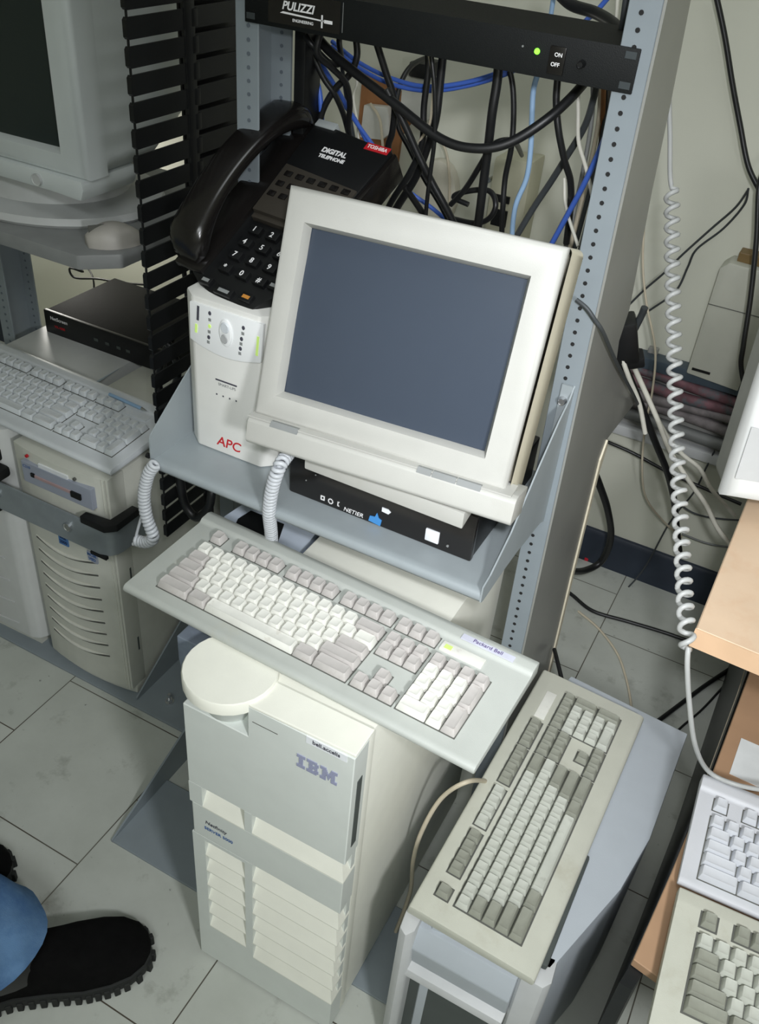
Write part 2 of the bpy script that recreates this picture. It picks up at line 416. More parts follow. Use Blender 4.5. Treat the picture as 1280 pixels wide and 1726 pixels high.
for s_ in (-1, 1):
    x = s_ * .238
    B().box(min(x, x + s_ * .014), max(x, x + s_ * .014), -.0045, -.001, .74, .93).obj('mounting_ear', shelfm, sf)
    o_ = B().cyl((x + s_ * .005, -.0045, .908), .0065, -.005, 'Y', 16, .0045, .001).obj('bolt', chrome, sf)
B().cyl((-.2415, -.236, .764), .004, -.004, 'X', 12).obj('plug', rubber, sf)

# ------------------------------------------------------------------ power unit at the top of the rack
pu = thing('rack_power_unit', 'black power distribution unit across the top of the rack', 'power unit', (0, 0, 0))
B().box(-.222, .2225, 0, .135, 1.2725, 1.3125, .001, 1).obj('chassis', bodyblk, pu)
B().box(-.2413, .2413, -.0035, -.0002, 1.2705, 1.3135, .0012).obj('front_panel', blackmet, pu)
for x in (-.2325, .2325):
    for z in (1.278, 1.3065):
        B().box(x - .006, x + .006, -.0042, -.0034, z - .0035, z + .0035, .0003, 1).obj('slot', mat('slot_dark', (64, 70, 72), .5, .3), pu)
B().cyl((.133, -.0035, 1.295), .0032, -.003, 'Y', 16, .0022).obj('indicator_lamp', ledgreen, pu, 40, 'green lamp')
B().cyl((.1165, -.0035, 1.2975), .0011, -.0012, 'Y', 10).obj('indicator_lamp', labelgrey, pu)
sw = B().box(.1475, .1655, -.0065, -.003, 1.2762, 1.3035, .0015).obj('rocker_switch', blackglossy, pu)
text_part('switch_mark', 'ON', .0055, inkwhite, sw, front(.158, -.0067, 1.2955), bold=.0001)
text_part('switch_mark', 'OFF', .0055, inkwhite, sw, front(.156, -.0067, 1.286), bold=.0001)
B().cyl((.184, -.0035, 1.291), .0042, -.007, 'Y', 18, .0034, .0008).obj('breaker_button', blackm, pu)
B().box(-.207, -.108, -.0041, -.0032, 1.2755, 1.3095).obj('name_plate', blackglossy, pu, 0)
text_part('brand_lettering', 'PULIZZI', .0125, inkwhite, pu, front(-.1655, -.0044, 1.2955), bold=.0003, shear=.25)
text_part('brand_lettering', 'ENGINEERING', .0045, inkwhite, pu, front(-.158, -.0044, 1.2815), bold=.00005)
b = B().prism([(-.19, 1.2872), (-.13, 1.2858), (-.13, 1.2872), (-.186, 1.2892)], -.0046, -.0041, 'Y')
b.box(-.133, -.131, -.0046, -.0041, 1.279, 1.2925).box(-.129, -.118, -.0046, -.0041, 1.2845, 1.288)
b.obj('sword_emblem', inkwhite, pu, 0)
for i in range(2): B().box(-.105, -.1045, -.0041, -.0034, 1.278, 1.309).obj('panel_seam', labelgrey, pu, 0) if i == 0 else None

# ------------------------------------------------------------------ CRT monitors
def crt_screen(b, x0, x1, z0, z1, y, bulge=.010, nx=14, nz=12, M=None):
    t = bmesh.new(); g = []
    for j in range(nz + 1):
        row = []
        for i in range(nx + 1):
            u = i / nx * 2 - 1; v = j / nz * 2 - 1
            row.append(t.verts.new((x0 + (u + 1) / 2 * (x1 - x0), y - bulge * (1 - (u * u + v * v) / 2), z0 + (v + 1) / 2 * (z1 - z0))))
        g.append(row)
    for j in range(nz):
        for i in range(nx): t.faces.new((g[j][i], g[j][i + 1], g[j + 1][i + 1], g[j + 1][i]))
    # thickness
    ext = bmesh.ops.extrude_face_region(t, geom=t.faces[:])
    for v in ext['geom']:
        if isinstance(v, bmesh.types.BMVert): v.co.y = y + .02
    bmesh.ops.recalc_face_normals(t, faces=t.faces[:])
    return b._merge(t, M)
KM = .965
mloc = CAM + (Vector((.078, -.19, .86)) - CAM) * KM
mn = thing('monitor', 'cream CRT monitor with a blank dark screen tilted back on the rack shelf', 'monitor', mloc, (0, 0, R(4.5)))
TL = Matrix.Rotation(R(-18), 4, 'X') @ Matrix.Scale(KM, 4)
B().frame(-.174, .1615, .006, .285, -.147, .130, .037, .248, .014, .012, .005, .006, M=TL).obj('bezel', cream, mn, 40)
sc_ = B(); crt_screen(sc_, -.143, .126, .041, .244, .016, .007, M=TL); sc_.obj('screen', glassm, mn, 60, 'dark blue grey screen')
hs = []
def rrect(x0, x1, z0, z1, r, y, n=5):
    o = []
    for cx, cz, a0 in ((x1 - r, z1 - r, 0), (x0 + r, z1 - r, 90), (x0 + r, z0 + r, 180), (x1 - r, z0 + r, 270)):
        for i in range(n + 1):
            a = R(a0 + 90 * i / n); o.append((cx + r * math.cos(a), y, cz + r * math.sin(a)))
    return o
B().loft([rrect(-.1735, .1645, -.024, .2845, .006, .014), rrect(-.1735, .1665, -.024, .2845, .006, .03), rrect(-.172, .170, -.022, .2835, .008, .062), rrect(-.160, .162, .0, .268, .02, .075), rrect(-.118, .135, .02, .235, .03, .16), rrect(-.085, .10, .03, .2, .03, .29), rrect(-.075, .09, .045, .185, .03, .32)], cap='end', M=TL).obj('rear_housing', creamside, mn, 40, 'yellowed housing')
# lower lip with the button covers
lp = B().prism([(0.0, .006), (.05, .006), (.05, -.03), (-.006, -.03), (-.010, -.026), (-.012, .000), (-.008, .004)], -.174, .180, 'X', .002, M=TL).obj('lower_panel', cream, mn, 40)
B().prism([(-.010, .006), (.02, .012), (.02, .004), (-.0095, .004)], -.1745, .1725, 'X', M=TL).obj('ledge', cream, mn, 0)
for x0, x1 in ((-.142, -.104), (.056, .074), (.0755, .105), (.1065, .136)):
    B().prism([(-.0125, .0005), (-.0095, .0075), (-.004, .0075), (-.004, .0005)], x0, x1, 'X', M=TL).obj('button_cover', labelgrey, mn, 0, 'grey strip set in the lower edge')
B().prism([(-.235, -.226), (.0, .0), (.0, .001), (-.235, -.225)], 0, .001, 'X')
pz = .826 - mloc.z
B().prism([(-.098, .008), (.118, -.010), (.118, .18), (-.098, .18)], pz, pz + .0225, 'Z', .002).obj('pedestal', cream, mn, 40)
B().prism([(-.055, .09), (.075, .09), (.075, .2), (-.055, .2)], pz + .022, pz + .075, 'Z', .01).obj('neck', cream, mn, 40)

# ------------------------------------------------------------------ small black desktop under the monitor
pc = thing('desktop_computer', 'small black desktop computer under the cream monitor on the shelf', 'computer', (0, 0, 0))
B().box(-.045, .217, -.182, .03, .7585, .826, .003).obj('case', blackm, pc)
B().box(-.046, .218, -.190, -.180, .758, .827, .003).obj('front_panel', blackglossy, pc)
B().box(.155, .1735, -.1925, -.189, .7675, .785, .001).obj('power_button', labelw, pc, 40, 'white square power button')
B().cyl((.186, -.19, .770), .0016, -.0015, 'Y', 10).obj('indicator_lamp', labelgrey, pc)
B().prism([(.075, .762), (.092, .760), (.0935, .769), (.089, .771), (.086, .778), (.0835, .771), (.0765, .770)], -.1912, -.1895, 'Y').obj('blue_sticker', mat('sticker_blue', (70, 140, 205), .4), pc, 0, 'blue sticker')
B().prism([(.0925, .784), (.102, .783), (.105, .787), (.101, .790), (.0925, .790)], -.1912, -.1895, 'Y').obj('white_sticker', labelw, pc, 0)
text_part('brand_lettering', 'NETIER', .009, inkwhite, pc, front(.052, -.1905, .7645), shear=.2)
for x in (.006, .018, .029):
    b = B()
    if x == .006: b.box(x - .003, x + .003, -.1908, -.19, .765, .7664).box(x - .003, x + .003, -.1908, -.19, .7705, .7718).box(x - .003, x - .0016, -.1908, -.19, .7664, .7705).box(x + .0016, x + .003, -.1908, -.19, .7664, .7705)
    elif x == .018:
        for i in range(10):
            a = 2 * PI * i / 10
            b.box(x + .0032 * math.cos(a) - .0007, x + .0032 * math.cos(a) + .0007, -.1908, -.19, .768 + .0035 * math.sin(a) - .0007, .768 + .0035 * math.sin(a) + .0007)
    else: b.box(x - .0006, x + .0006, -.1908, -.19, .765, .772).box(x, x + .002, -.1908, -.19, .7709, .772).box(x, x + .002, -.1908, -.19, .765, .766)
    b.obj('port_icon', inkwhite, pc, 0)
for x, z in ((-.006, .80), (-.02, .786)): B().cyl((x, -.19, z), .0009, -.0008, 'Y', 8).obj('indicator_lamp', labelgrey, pc)

# ------------------------------------------------------------------ UPS
ups = thing('ups', 'grey white uninterruptible power supply with red lettering, telephone standing on it', 'ups', (0, 0, 0))
B().prism([(-.231, -.152), (-.212, -.167), (-.108, -.167), (-.090, -.150), (-.089, .19), (-.231, .19)], .758, .9825, 'Z', .004).obj('case', upsm, ups, 35)
# control panel, bowed lower edge
pp = [(-.2125, .9745), (-.1005, .9745), (-.1045, .921)]
pp += [(-.1045 - (.110) * i / 8, .921 - .010 * math.sin(PI * i / 8)) for i in range(1, 8)] + [(-.2145, .9225)]
B().prism(pp, -.1705, -.165, 'Y', .001).obj('control_panel', upspanel, ups, 35)
def oval(cx, cz, a, b_, y0, y1, bev=.001):
    t = B(); n = 24
    def ring(k, y): return [(cx + a * k * math.cos(2 * PI * i / n), y, cz + b_ * k * math.sin(2 * PI * i / n)) for i in range(n)]
    return t.loft([ring(1, y0), ring(1, y1 + bev), ring(.86, y1)])
oval(-.1565, .9475, .0095, .0185, -.17, -.1735).obj('button_plate', upspanel, ups)
oval(-.1560, .9555, .0062, .0075, -.173, -.1752).obj('button', mat('pale_button', (205, 210, 214), .4), ups)
oval(-.1575, .9395, .005, .0065, -.173, -.1748).obj('button', mat('grey_button', (168, 170, 170), .4), ups)
for (x0, z0, z1, m_) in ((-.1995, .952, .972, ink), (-.2035, .934, .946, ledgreen2), (-.109, .93, .957, ledgreen2)):
    t = Matrix.Translation((x0, 0, (z0 + z1) / 2)) @ Matrix.Rotation(R(5), 4, 'Y')
    B().box(-.0016, .0016, -.1713, -.1703, -(z1 - z0) / 2, (z1 - z0) / 2, M=t).obj('level_bar', m_, ups, 0)
for x, z, m_ in ((-.181, .967, ink), (-.182, .949, ledgreen2), (-.184, .933, ink), (-.130, .962, ink), (-.133, .946, ink), (-.135, .932, ink)):
    oval(x, z, .0022, .0028, -.1703, -.1714, .0003).obj('indicator_lamp', m_, ups)
for x, z in ((-.1815, .958), (-.183, .941), (-.185, .926), (-.131, .954), (-.134, .939), (-.136, .925)):
    B().box(x - .002, x + .002, -.1710, -.1703, z - .002, z + .002).obj('printed_mark', labelgrey, ups, 0)
text_part('brand_lettering', 'APC', .021, inkred, ups, front(-.160, -.1672, .7765), bold=.0002, shear=.2)
B().box(-.178, -.144, -.1676, -.1668, .872, .874).obj('printed_mark', ink, ups, 0)
text_part('printed_mark', 'SMART-UPS', .0055, labelgrey, ups, front(-.160, -.1672, .867))
for i in range(4): B().box(-.178 + i * .0105, -.176 + i * .0105, -.1676, -.1668, .8495, .8515).obj('printed_mark', ink, ups, 0)

# ------------------------------------------------------------------ telephone on the UPS
KP = 1.03
ploc = CAM + (Vector((-.079, -.190, .998)) - CAM) * KP
ph = thing('telephone', 'black business telephone with handset on cradle, propped on top of the UPS', 'telephone', ploc, (0, 0, R(-8)))
PT = Matrix.Rotation(R(32), 4, 'X') @ Matrix.Scale(KP, 4)       # u right, v up the slope, w off the face
def P_(x, y, z): return Matrix.Translation((x, y, z))
out = [(-.15, .022), (-.125, .008), (-.07, -.008), (-.03, .002), (-.014, .03), (-.004, .10), (.004, .2), (.006, .272), (-.165, .290), (-.178, .1)]
t = B().prism(out, -.024, -.002, 'Z', .004, M=PT)
t.obj('base', blackm, ph, 40)
# raised upper block with the name plate
B().prism([(-.125, .185), (.0, .185), (.004, .27), (-.128, .284)], -.004, .010, 'Z', .003, M=PT).obj('upper_housing', blackm, ph, 40)
B().prism([(-.002, .175), (.008, .178), (.012, .268), (.004, .272)], -.03, .008, 'Z', .003, M=PT).obj('side_rib', blackglossy, ph, 40)
B().prism([(-.118, .125), (-.004, .125), (-.001, .197), (-.121, .205)], -.003, .0125, 'Z', .001, M=PT).obj('label_panel', mat('smoky_panel', (62, 58, 52), .4), ph, 40, 'smoky brown key label panel')
B().box(-.118, -.006, .118, .13, -.003, .006, .001, M=PT).obj('label_panel', MATS['smoky_panel'], ph, 40)
for r_ in range(3):
    for c_ in range(6):
        if r_ == 2 and c_ > 3: continue
        x, y = -.106 + c_ * .0185 + r_ * -.001, .190 - r_ * .0175
        B().box(x - .0058, x + .0058, y - .0042, y + .0042, .0122, .0140, .0012, M=PT).obj('line_key', blackglossy, ph, 40)
keys = '123456789*0#'
for i, ch in enumerate(keys):
    x = -.1 + (i % 3) * .0285; y = .103 - (i // 3) * .0215
    k = B().box(x - .0095, x + .0095, y - .0062, y + .0062, -.003, .0045, .0018, M=PT).obj('dial_key', blackm, ph, 40)
    text_part('digit', ch, .0105, inkwhite, k, PT @ Matrix.Translation((x - .001, y, .0047)), bold=.0001)
for x, y, w in ((-.113, .013, .009), (-.079, .008, .014), (-.045, .012, .009), (-.022, .04, .008)):
    k = B().box(x - w, x + w, y - .006, y + .006, -.003, .0035, .0016, M=PT).obj('function_key', blackm, ph, 40)
    B().box(x - w * .6, x + w * .6, y - .0025, y + .0022, .0034, .0039, M=PT).obj('key_legend', mat('orange_lamp', (190, 130, 60), .4) if x == -.045 else labelgrey, k, 0)
text_part('name_lettering', 'DIGITAL', .0105, inkwhite, ph, PT @ P_(-.07, .243, .0104), bold=.0004)
text_part('name_lettering', 'TELEPHONE', .0075, inkwhite, ph, PT @ P_(-.068, .233, .0104), bold=.0003)
B().box(-.036, .0, .262, .273, .0095, .0108, M=PT).obj('red_name_plate', inkred, ph, 0, 'red name plate')
text_part('name_lettering', 'TOSHIBA', .0075, inkwhite, ph, PT @ P_(-.018, .2675, .011), bold=.0001)
B().box(-.126, -.094, .276, .287, -.001, .012, .001, M=PT).obj('wall_clip', mat('pale_clip', (170, 176, 176), .4), ph, 40, 'pale grey clip at the top edge')
# cradle wells and handset
B().box(-.176, -.128, .02, .28, -.006, .004, .004, M=PT).obj('cradle', blackglossy, ph, 40)
hp = []
N = 26
for i in range(N + 1):
    f = i / N; y = .028 + f * .262
    arch = math.sin(PI * f)
    z = .022 + .030 * arch ** .8
    hw = .0245 + .007 * (abs(2 * f - 1) ** 3)
    ht = .010 + .016 * abs(2 * f - 1) ** 3
    if i == 0 or i == N: hw *= .55; ht *= .5
    elif i in (1, N - 1): hw *= .88; ht *= .86
    ring = []
    for k in range(20):
        a = 2 * PI * k / 20; c_, s_ = math.cos(a), math.sin(a)
        sgn = lambda v: (1 if v >= 0 else -1)
        ring.append((-.157 + hw * sgn(c_) * abs(c_) ** .65, y, z + ht * sgn(s_) * abs(s_) ** .65 - (.012 * abs(2 * f - 1) ** 4)))
    hp.append(ring)
B().loft(hp, M=PT).obj('handset', blackglossy, ph, 50)
# folding stand under the phone
B().prism([(.03, -.025), (.24, -.025), (.25, -.155), (.235, -.16)], -.15, -.02, 'X', .002, M=PT).obj('stand', blackm, ph, 40)

# ------------------------------------------------------------------ keyboards
U = .01905
def layout():
    L = []
    def row(y, xs): 
        for x, w, d in xs: L.append((x, y, w, 1, d))
    row(0, [(0, 1, 1)] + [(2 + i + (i // 4) * .5, 1, 1 if (i // 4) % 2 == 0 else 2) for i in range(12)] + [(15.25 + i, 1, 1) for i in range(3)])
    row(1.5, [(i, 1, 0) for i in range(13)] + [(13, 2, 1)])
    row(2.5, [(0, 1.5, 1)] + [(1.5 + i, 1, 0) for i in range(12)] + [(13.5, 1.5, 0)])
    row(3.5, [(0, 1.75, 1)] + [(1.75 + i, 1, 0) for i in range(11)] + [(12.75, 2.25, 1)])
    row(4.5, [(0, 2.25, 1)] + [(2.25 + i, 1, 0) for i in range(10)] + [(12.25, 2.75, 1)])
    row(5.5, [(0, 2.5, 1), (2.5, 1.5, 1), (4, 7, 3), (11, 1.5, 1), (12.5, 2.5, 1)])
    row(1.5, [(15.25 + i, 1, 1) for i in range(3)]); row(2.5, [(15.25 + i, 1, 1) for i in range(3)])
    row(4.5, [(16.25, 1, 1)]); row(5.5, [(15.25 + i, 1, 1) for i in range(3)])
    row(1.5, [(18.5 + i, 1, 1) for i in range(4)])
    for y in (2.5, 3.5, 4.5): row(y, [(18.5 + i, 1, 0) for i in range(3)])
    L.append((21.5, 2.5, 1, 2, 1)); L.append((21.5, 4.5, 1, 2, 1))
    row(5.5, [(18.5, 2, 0), (20.5, 1, 0)])
    return L
LAY = layout()
KEYMESH = {}
def keymesh(w, h, m, kind):
    k = (w, h, m.name, kind)
    if k in KEYMESH: return KEYMESH[k]
    W, H = w * U - .0011, h * U - .0011
    tall = .0100
    x0, y0 = -W / 2, -H / 2
    tx, ty0, ty1 = .0029, .0030, .0016      # top inset: sides, front, back
    def rr(x0, x1, y0, y1, z, r, dish=0):
        o = []
        for cx, cy, a0 in ((x1 - r, y1 - r, 0), (x0 + r, y1 - r, 90), (x0 + r, y0 + r, 180), (x1 - r, y0 + r, 270)):
            for i in range(3):
                a = R(a0 + 45 * i); o.append((cx + r * math.cos(a), cy + r * math.sin(a), z + dish * (0 if abs(cy) < 0 else 0)))
        return o
    t = B()
    t.loft([rr(x0, -x0, y0, -y0, 0, .0012), rr(x0 + .0004, -x0 - .0004, y0 + .0004, -y0 - .0003, .0022, .0012),
            rr(x0 + tx - .0005, -x0 - tx + .0005, y0 + ty0 - .0004, -y0 - ty1 + .0003, tall - .0006, .0016), rr(x0 + tx, -x0 - tx, y0 + ty0, -y0 - ty1, tall, .0016),
            rr(x0 + tx + .0022, -x0 - tx - .0022, y0 + ty0 + .0018, -y0 - ty1 - .0018, tall - .0007, .0015)])
    me = bpy.data.meshes.new('key'); t.bm.to_mesh(me); t.bm.free(); me.materials.append(m)
    for p in me.polygons: p.use_smooth = True
    try: me.set_sharp_from_angle(angle=R(38))
    except Exception: pass
    KEYMESH[k] = me
    return me
def keyboard(label, loc, rotz, mats, case_m, style, tilt=3.0, group='computer keyboards', vis=None, depth=.19, width=.489, strip=False):
    """origin: front-left corner on the surface; x along, y back"""
    root = thing('keyboard', label, 'keyboard', loc, (0, 0, rotz), group)
    TM = Matrix.Rotation(R(tilt), 4, 'X')
    mx = (width - 22.5 * U) / 2
    topz = .022
    kb_back = depth - .030
    rec = []          # key wells, shown as shallow frames in the case
    b = B()
    prof = [(0.002, .004), (0, .008), (.001, .013), (.006, .0155), (kb_back + .004, .0205), (kb_back + .009, .0250), (depth - .008, .0262), (depth, .0235), (depth, .004)]
    if style == 2: prof = [(0.002, .004), (0, .010), (.001, .0165), (.006, .019), (depth - .03, .022), (depth - .02, .0225), (depth - .002, .0215), (depth, .018), (depth, .004)]
    n_ = 1
    b.prism(prof, 0, width, 'X', .0022, 2, M=TM)
    case = b.obj('case', case_m, root, 40)
    zk = .0142 if style != 2 else .0160
    fl = .0185 if style != 2 else .0205
    y_top = kb_back - .001 if style != 2 else depth - .022
    slope = math.atan2(.005, kb_back) if style != 2 else math.atan2(.003, depth - .036)
    KM_ = TM @ Matrix.Translation((0, 0, 0))
    # wells: dark thin plates slightly above the case top where groups of keys sit
    def well(x0, x1, y0, y1):
        zz = (.0155 + .0048 * ((y_top - (y0 + y1) / 2 * U) / kb_back)) if style != 2 else .0193 + .003 * ((y_top - (y0 + y1) / 2 * U) / depth)
        M = TM @ Matrix.Translation((mx + (x0 + x1) / 2 * U, y_top - (y0 + y1) / 2 * U, zz)) @ Matrix.Rotation(slope, 4, 'X')
        w, h = (x1 - x0) * U / 2 + (.0015 if style == 2 else .0007), (y1 - y0) * U / 2 + (.0015 if style == 2 else .0007)
        B().box(-w, w, -h, h, -.001, .0006, M=M).obj('key_well', gapm, case, 0)
    for a in ((0, 1, 0, 1), (2, 6, 0, 1), (6.5, 10.5, 0, 1), (11, 15, 0, 1), (15.25, 18.25, 0, 1), (0, 15, 1.5, 6.5), (15.25, 18.25, 1.5, 3.5), (15.25, 18.25, 5.5, 6.5), (16.25, 17.25, 4.5, 5.5), (18.5, 22.5, 1.5, 6.5)): well(*a)
    for (x, y, w, h, d) in LAY:
        m = mats[{0: 0, 1: 1, 2: 2, 3: 0}[d]]
        me = keymesh(w, h, m, 0)
        nm = 'space_bar' if d == 3 else 'key'
        k = bpy.data.objects.new(nm, me); COL.objects.link(k); k.parent = root
        cy = y_top - (y + h / 2) * U
        zz = (.0158 + .0048 * (cy / kb_back)) if style != 2 else .0195 + .003 * (cy / depth)
        k.matrix_local = TM @ Matrix.Translation((mx + (x + w / 2) * U, cy, zz)) @ Matrix.Rotation(slope, 4, 'X')
    # indicator strip above the number pad
    sy = y_top - .5 * U
    zz = .0207 if style != 2 else .0222
    if style == 2:
        M = TM @ Matrix.Translation((mx + 20.3 * U, sy, zz))
        B().box(-1.6 * U, 1.6 * U, -.0085, .0085, -.002, .0012, .0008, M=M).obj('indicator_panel', keywhite, root, 40, 'white indicator label')
    else:
        M = TM @ Matrix.Translation((mx + 20.0 * U, sy, zz))
        B().box(-1.5 * U, 1.5 * U, -.008, .008, -.003, .0022, .0015, M=M).obj('indicator_panel', keywhite if style == 1 else case_m, root, 40)
        if style == 1: B().box(-1.25 * U, -.75 * U, -.004, .003, .002, .0027, M=M).obj('indicator_lamp', ledgreen2, root, 0, 'lit green lamp')
    for s_ in (.03, width - .05): B().box(s_, s_ + .02, depth - .03, depth - .015, -.001, .006, M=TM).obj('foot', rubber, root, 0)
    return root
k1loc = at(205, 998, Z=.662)
k1a = at(795, 1308, Z=.662)
ang = math.atan2(k1a.y - k1loc.y, k1a.x - k1loc.x)
KW = (k1a - k1loc).length
k1 = keyboard('large cream keyboard lying across the top of the front tower server', (k1loc.x + .002, k1loc.y, .659), ang, (keywhite, keygrey, keygrey), kbcase, 1, .8, width=KW, depth=.178)
sM = Matrix.Rotation(R(.8), 4, 'X') @ Matrix.Translation((KW - .062, .161, .0262))
B().box(-.035, .035, -.0045, .0045, -.001, .0006, M=sM).obj('name_label', mat('lilac_label', (206, 208, 222), .4), k1, 0)
text_part('brand_lettering', 'Packard Bell', .008, mat('violet_ink', (96, 80, 130), .5), k1, sM @ P_(0, 0, .0008))
k2loc = at(900, 1660, Z=.345)
k2b = at(1085, 1215, Z=.345)
ang2 = math.atan2(k2b.y - k2loc.y, k2b.x - k2loc.x)
k2 = keyboard('yellowed keyboard lying sideways on the lavender grey tower', (k2loc.x, k2loc.y, .336), ang2, (keydim, keydim2, keydim), kbcase2, 2, 1.5, width=(k2b - k2loc).length, depth=.178)
kbl = mat('keyboard_pale_grey', (214, 219, 222), .45, var=.03, bump=.1)
k3 = keyboard('pale grey keyboard on top of the left tower beside the black network box', (-.935, -.078, .556), R(-2.0), (kbl, kbl, kbl), kbl, 3, 4, width=.475, depth=.185)
ka = keyboard('bluish white keyboard on the low shelf under the desk, upper of two', (.576, -.256, .4405), R(3), (keyblue, keyblue, keyblue), kbcase3, 3, 3, width=.47, depth=.168)
kb_ = keyboard('beige keyboard on the low shelf below the bluish white one', (.588, -.462, .4405), R(3), (keydim, keydim2, keydim), kbcase2, 2, 3, width=.489, depth=.19)

# ------------------------------------------------------------------ front tower server
sv = thing('server_tower', 'big cream tower server with louvred grey front under the large keyboard', 'server', (0, 0, 0))
B().box(-.028, .2065, -.40, .03, .008, .652, .003).obj('case', ibmcream, sv)
B().box(-.030, .2085, -.418, -.398, .005, .655, .003).obj('bezel_rim', ibmcream, sv)
YF = -.448
B().prism([(.070, YF), (.2085, YF), (.2085, -.416), (-.030, -.416), (-.030, YF + .004), (-.026, YF)], .334, .405, 'Z', .0012).obj('middle_panel', ibmgrey, sv, 0)
bz = B()
bz.box(-.030, -.009, YF, -.416, .082, .334).box(.058, .0705, YF, -.416, .082, .334)
bz.box(-.030, .2085, YF, -.416, .005, .082)
bz.box(-.009, .058, YF, -.416, .082, .100).box(-.009, .058, YF, -.416, .327, .334)
bz.box(-.0295, .2075, -.4275, -.4165, .006, .46)
bz.box(-.030, -.009, YF, -.416, .405, .447).box(.059, .0705, YF, -.416, .405, .447)
bz.obj('lower_bezel', ibmgrey, sv, 0)
def louvre(x0, x1, z0, z1, wrap=0):
    d = .016
    xb = x1 - (wrap if wrap else 0)
    # slanted slat: low edge flush with the front, top set back
    rings = [[(x0, YF, z0), (x1, YF, z0), (x1, -.418, z0), (x0, -.418, z0)],
             [(x0, YF, z0 + .002), (x1, YF, z0 + .002), (x1, -.418, z0 + .002), (x0, -.418, z0 + .002)],
             [(x0, YF + d, z1), (xb, YF + d, z1), (xb, -.418, z1), (x0, -.418, z1)]]
    return B().loft(rings)
for i in range(6):
    h = (.328 - .1) / 6
    louvre(-.009, .058, .1 + i * h, .1 + (i + 1) * h - .001).obj('louvre', ibmcream, sv, 0)
    h = (.334 - .082) / 6
    louvre(.0705, .2085, .082 + i * h, .082 + (i + 1) * h - .001, .013).obj('louvre', ibmcream, sv, 0)
louvre(-.009, .059, .404, .440).obj('finger_recess', ibmcream, sv, 0)
louvre(.0705, .2085, .405, .443, .013).obj('finger_recess', ibmcream, sv, 0)
# door
dr = B().prism([(-.030, .447), (.2085, .447), (.2085, .654), (.066, .654), (.066, .600), (-.030, .600)], YF, -.414, 'Y', .0012, 1)
dr.prism([(-.0295, .598), (.066, .598), (.066, .645), (-.0295, .645)], -.43, -.4145, 'Y')
dr = dr.obj('door', ibmgrey, sv, 0)
B().prism([(.068, YF - .0004), (.2085, YF + .002), (.2085, -.402), (.068, -.402)], .6535, .6575, 'Z', .0015).obj('door_cap', ibmcream, sv, 0)
cone = B()
n = 28
def arc(r, z, cx=.020, cy=-.416): return [(cx + r * math.cos(2 * PI * i / n), cy + r * math.sin(2 * PI * i / n), z) for i in range(n)]
B().loft([arc(.030, .598), arc(.048, .638), arc(.050, .642)]).obj('lock_cone', ibmgrey, sv, 40)
B().loft([arc(.0565, .6425), arc(.058, .644), arc(.058, .660), arc(.0565, .662)]).obj('lock_disc', ibmcream, sv, 40, 'round cream disc at the top corner')
B().box(.2075, .2092, -.436, -.424, .47, .60, .0006, 1).obj('side_slot', sgidark, sv, 0, 'dark slot in the side edge')
B().box(.146, .199, YF - .0007, YF + .001, .6545 - .012, .6545 - .001).obj('name_label', labelw, sv, 0, 'white printed strip')
text_part('label_lettering', 'bell.accelis', .0085, ink, sv, front(.1725, YF - .0009, .6482), bold=.0001)
ROWS = [[(0, 5), (6, 12), (14, 17.5), (20.5, 24)], [(0, 5), (6, 13), (14, 18), (20, 24)], [(1.3, 3.7), (7.3, 9.5), (10.8, 13), (15.3, 18.4), (19.6, 22.7)], [(1.3, 3.7), (7.3, 12.3), (15.3, 22.7)],
        [(1.3, 3.7), (7.3, 12.3), (15.3, 17.5), (17.9, 20.1), (20.5, 22.7)], [(1.3, 3.7), (7.3, 9.5), (10.8, 13), (15.3, 17.5), (18.3, 19.7), (20.5, 22.7)], [(0, 5), (6, 13), (14, 17.5), (18.7, 19.3), (20.5, 24)], [(0, 5), (6, 12), (14, 17.5), (20.5, 24)]]
lg_ = B(); un = .054 / 24
for r_, segs in enumerate(ROWS):
    z = .6155 - r_ * .00285
    for a_, b_ in segs: lg_.box(.135 + a_ * un, .135 + b_ * un, YF - .0012, YF + .0002, z - .0019, z)
lg_.obj('striped_logo', mat('logo_lilac', (150, 154, 178), .35), sv, 0, 'striped lilac letter logo')
text_part('model_lettering', 'Netfinity', .010, ink, sv, front(.012, YF - .0006, .374), shear=.15)
text_part('model_lettering', 'SERVER 5000', .0085, inkblue, sv, front(.016, YF - .0006, .360))
B().box(.073, .108, YF - .0006, YF, .6305, .6312).obj('door_seam', gapm, sv, 0)

# ------------------------------------------------------------------ narrow blue grey case and folder behind the keyboard
o = B().box(-.168, -.04, -.15, .1, .0055, .637, .002).obj('computer_case', mat('blue_steel', (140, 150, 164), .4, .3, var=.1, scale=60), None)
tag(o, 'blue grey steel case behind the large keyboard, left of the cream server, carrying the folder', 'computer case')
B().prism([(-.0285, .3), (-.0285, .640), (-.080, .640), (-.080, .60)], -.392, -.30, 'Y', .001).obj('side_cover', MATS['blue_steel'], sv, 0, 'blue grey steel side cover')
fo = thing('folder', 'pale blue folder with black patch behind the large keyboard', 'folder', (0, 0, 0))
B().prism([(-.176, -.16), (-.169, -.106), (-.046, -.107), (-.04, -.14), (-.04, -.22), (-.15, -.22)], .6372, .6402, 'Z').obj('cover', sheetb, fo, 0)
B().prism([(-.155, -.155), (-.151, -.128), (-.092, -.128), (-.068, -.19), (-.14, -.2)], .6402, .6416, 'Z').obj('patch', blackm, fo, 0, 'black patch')

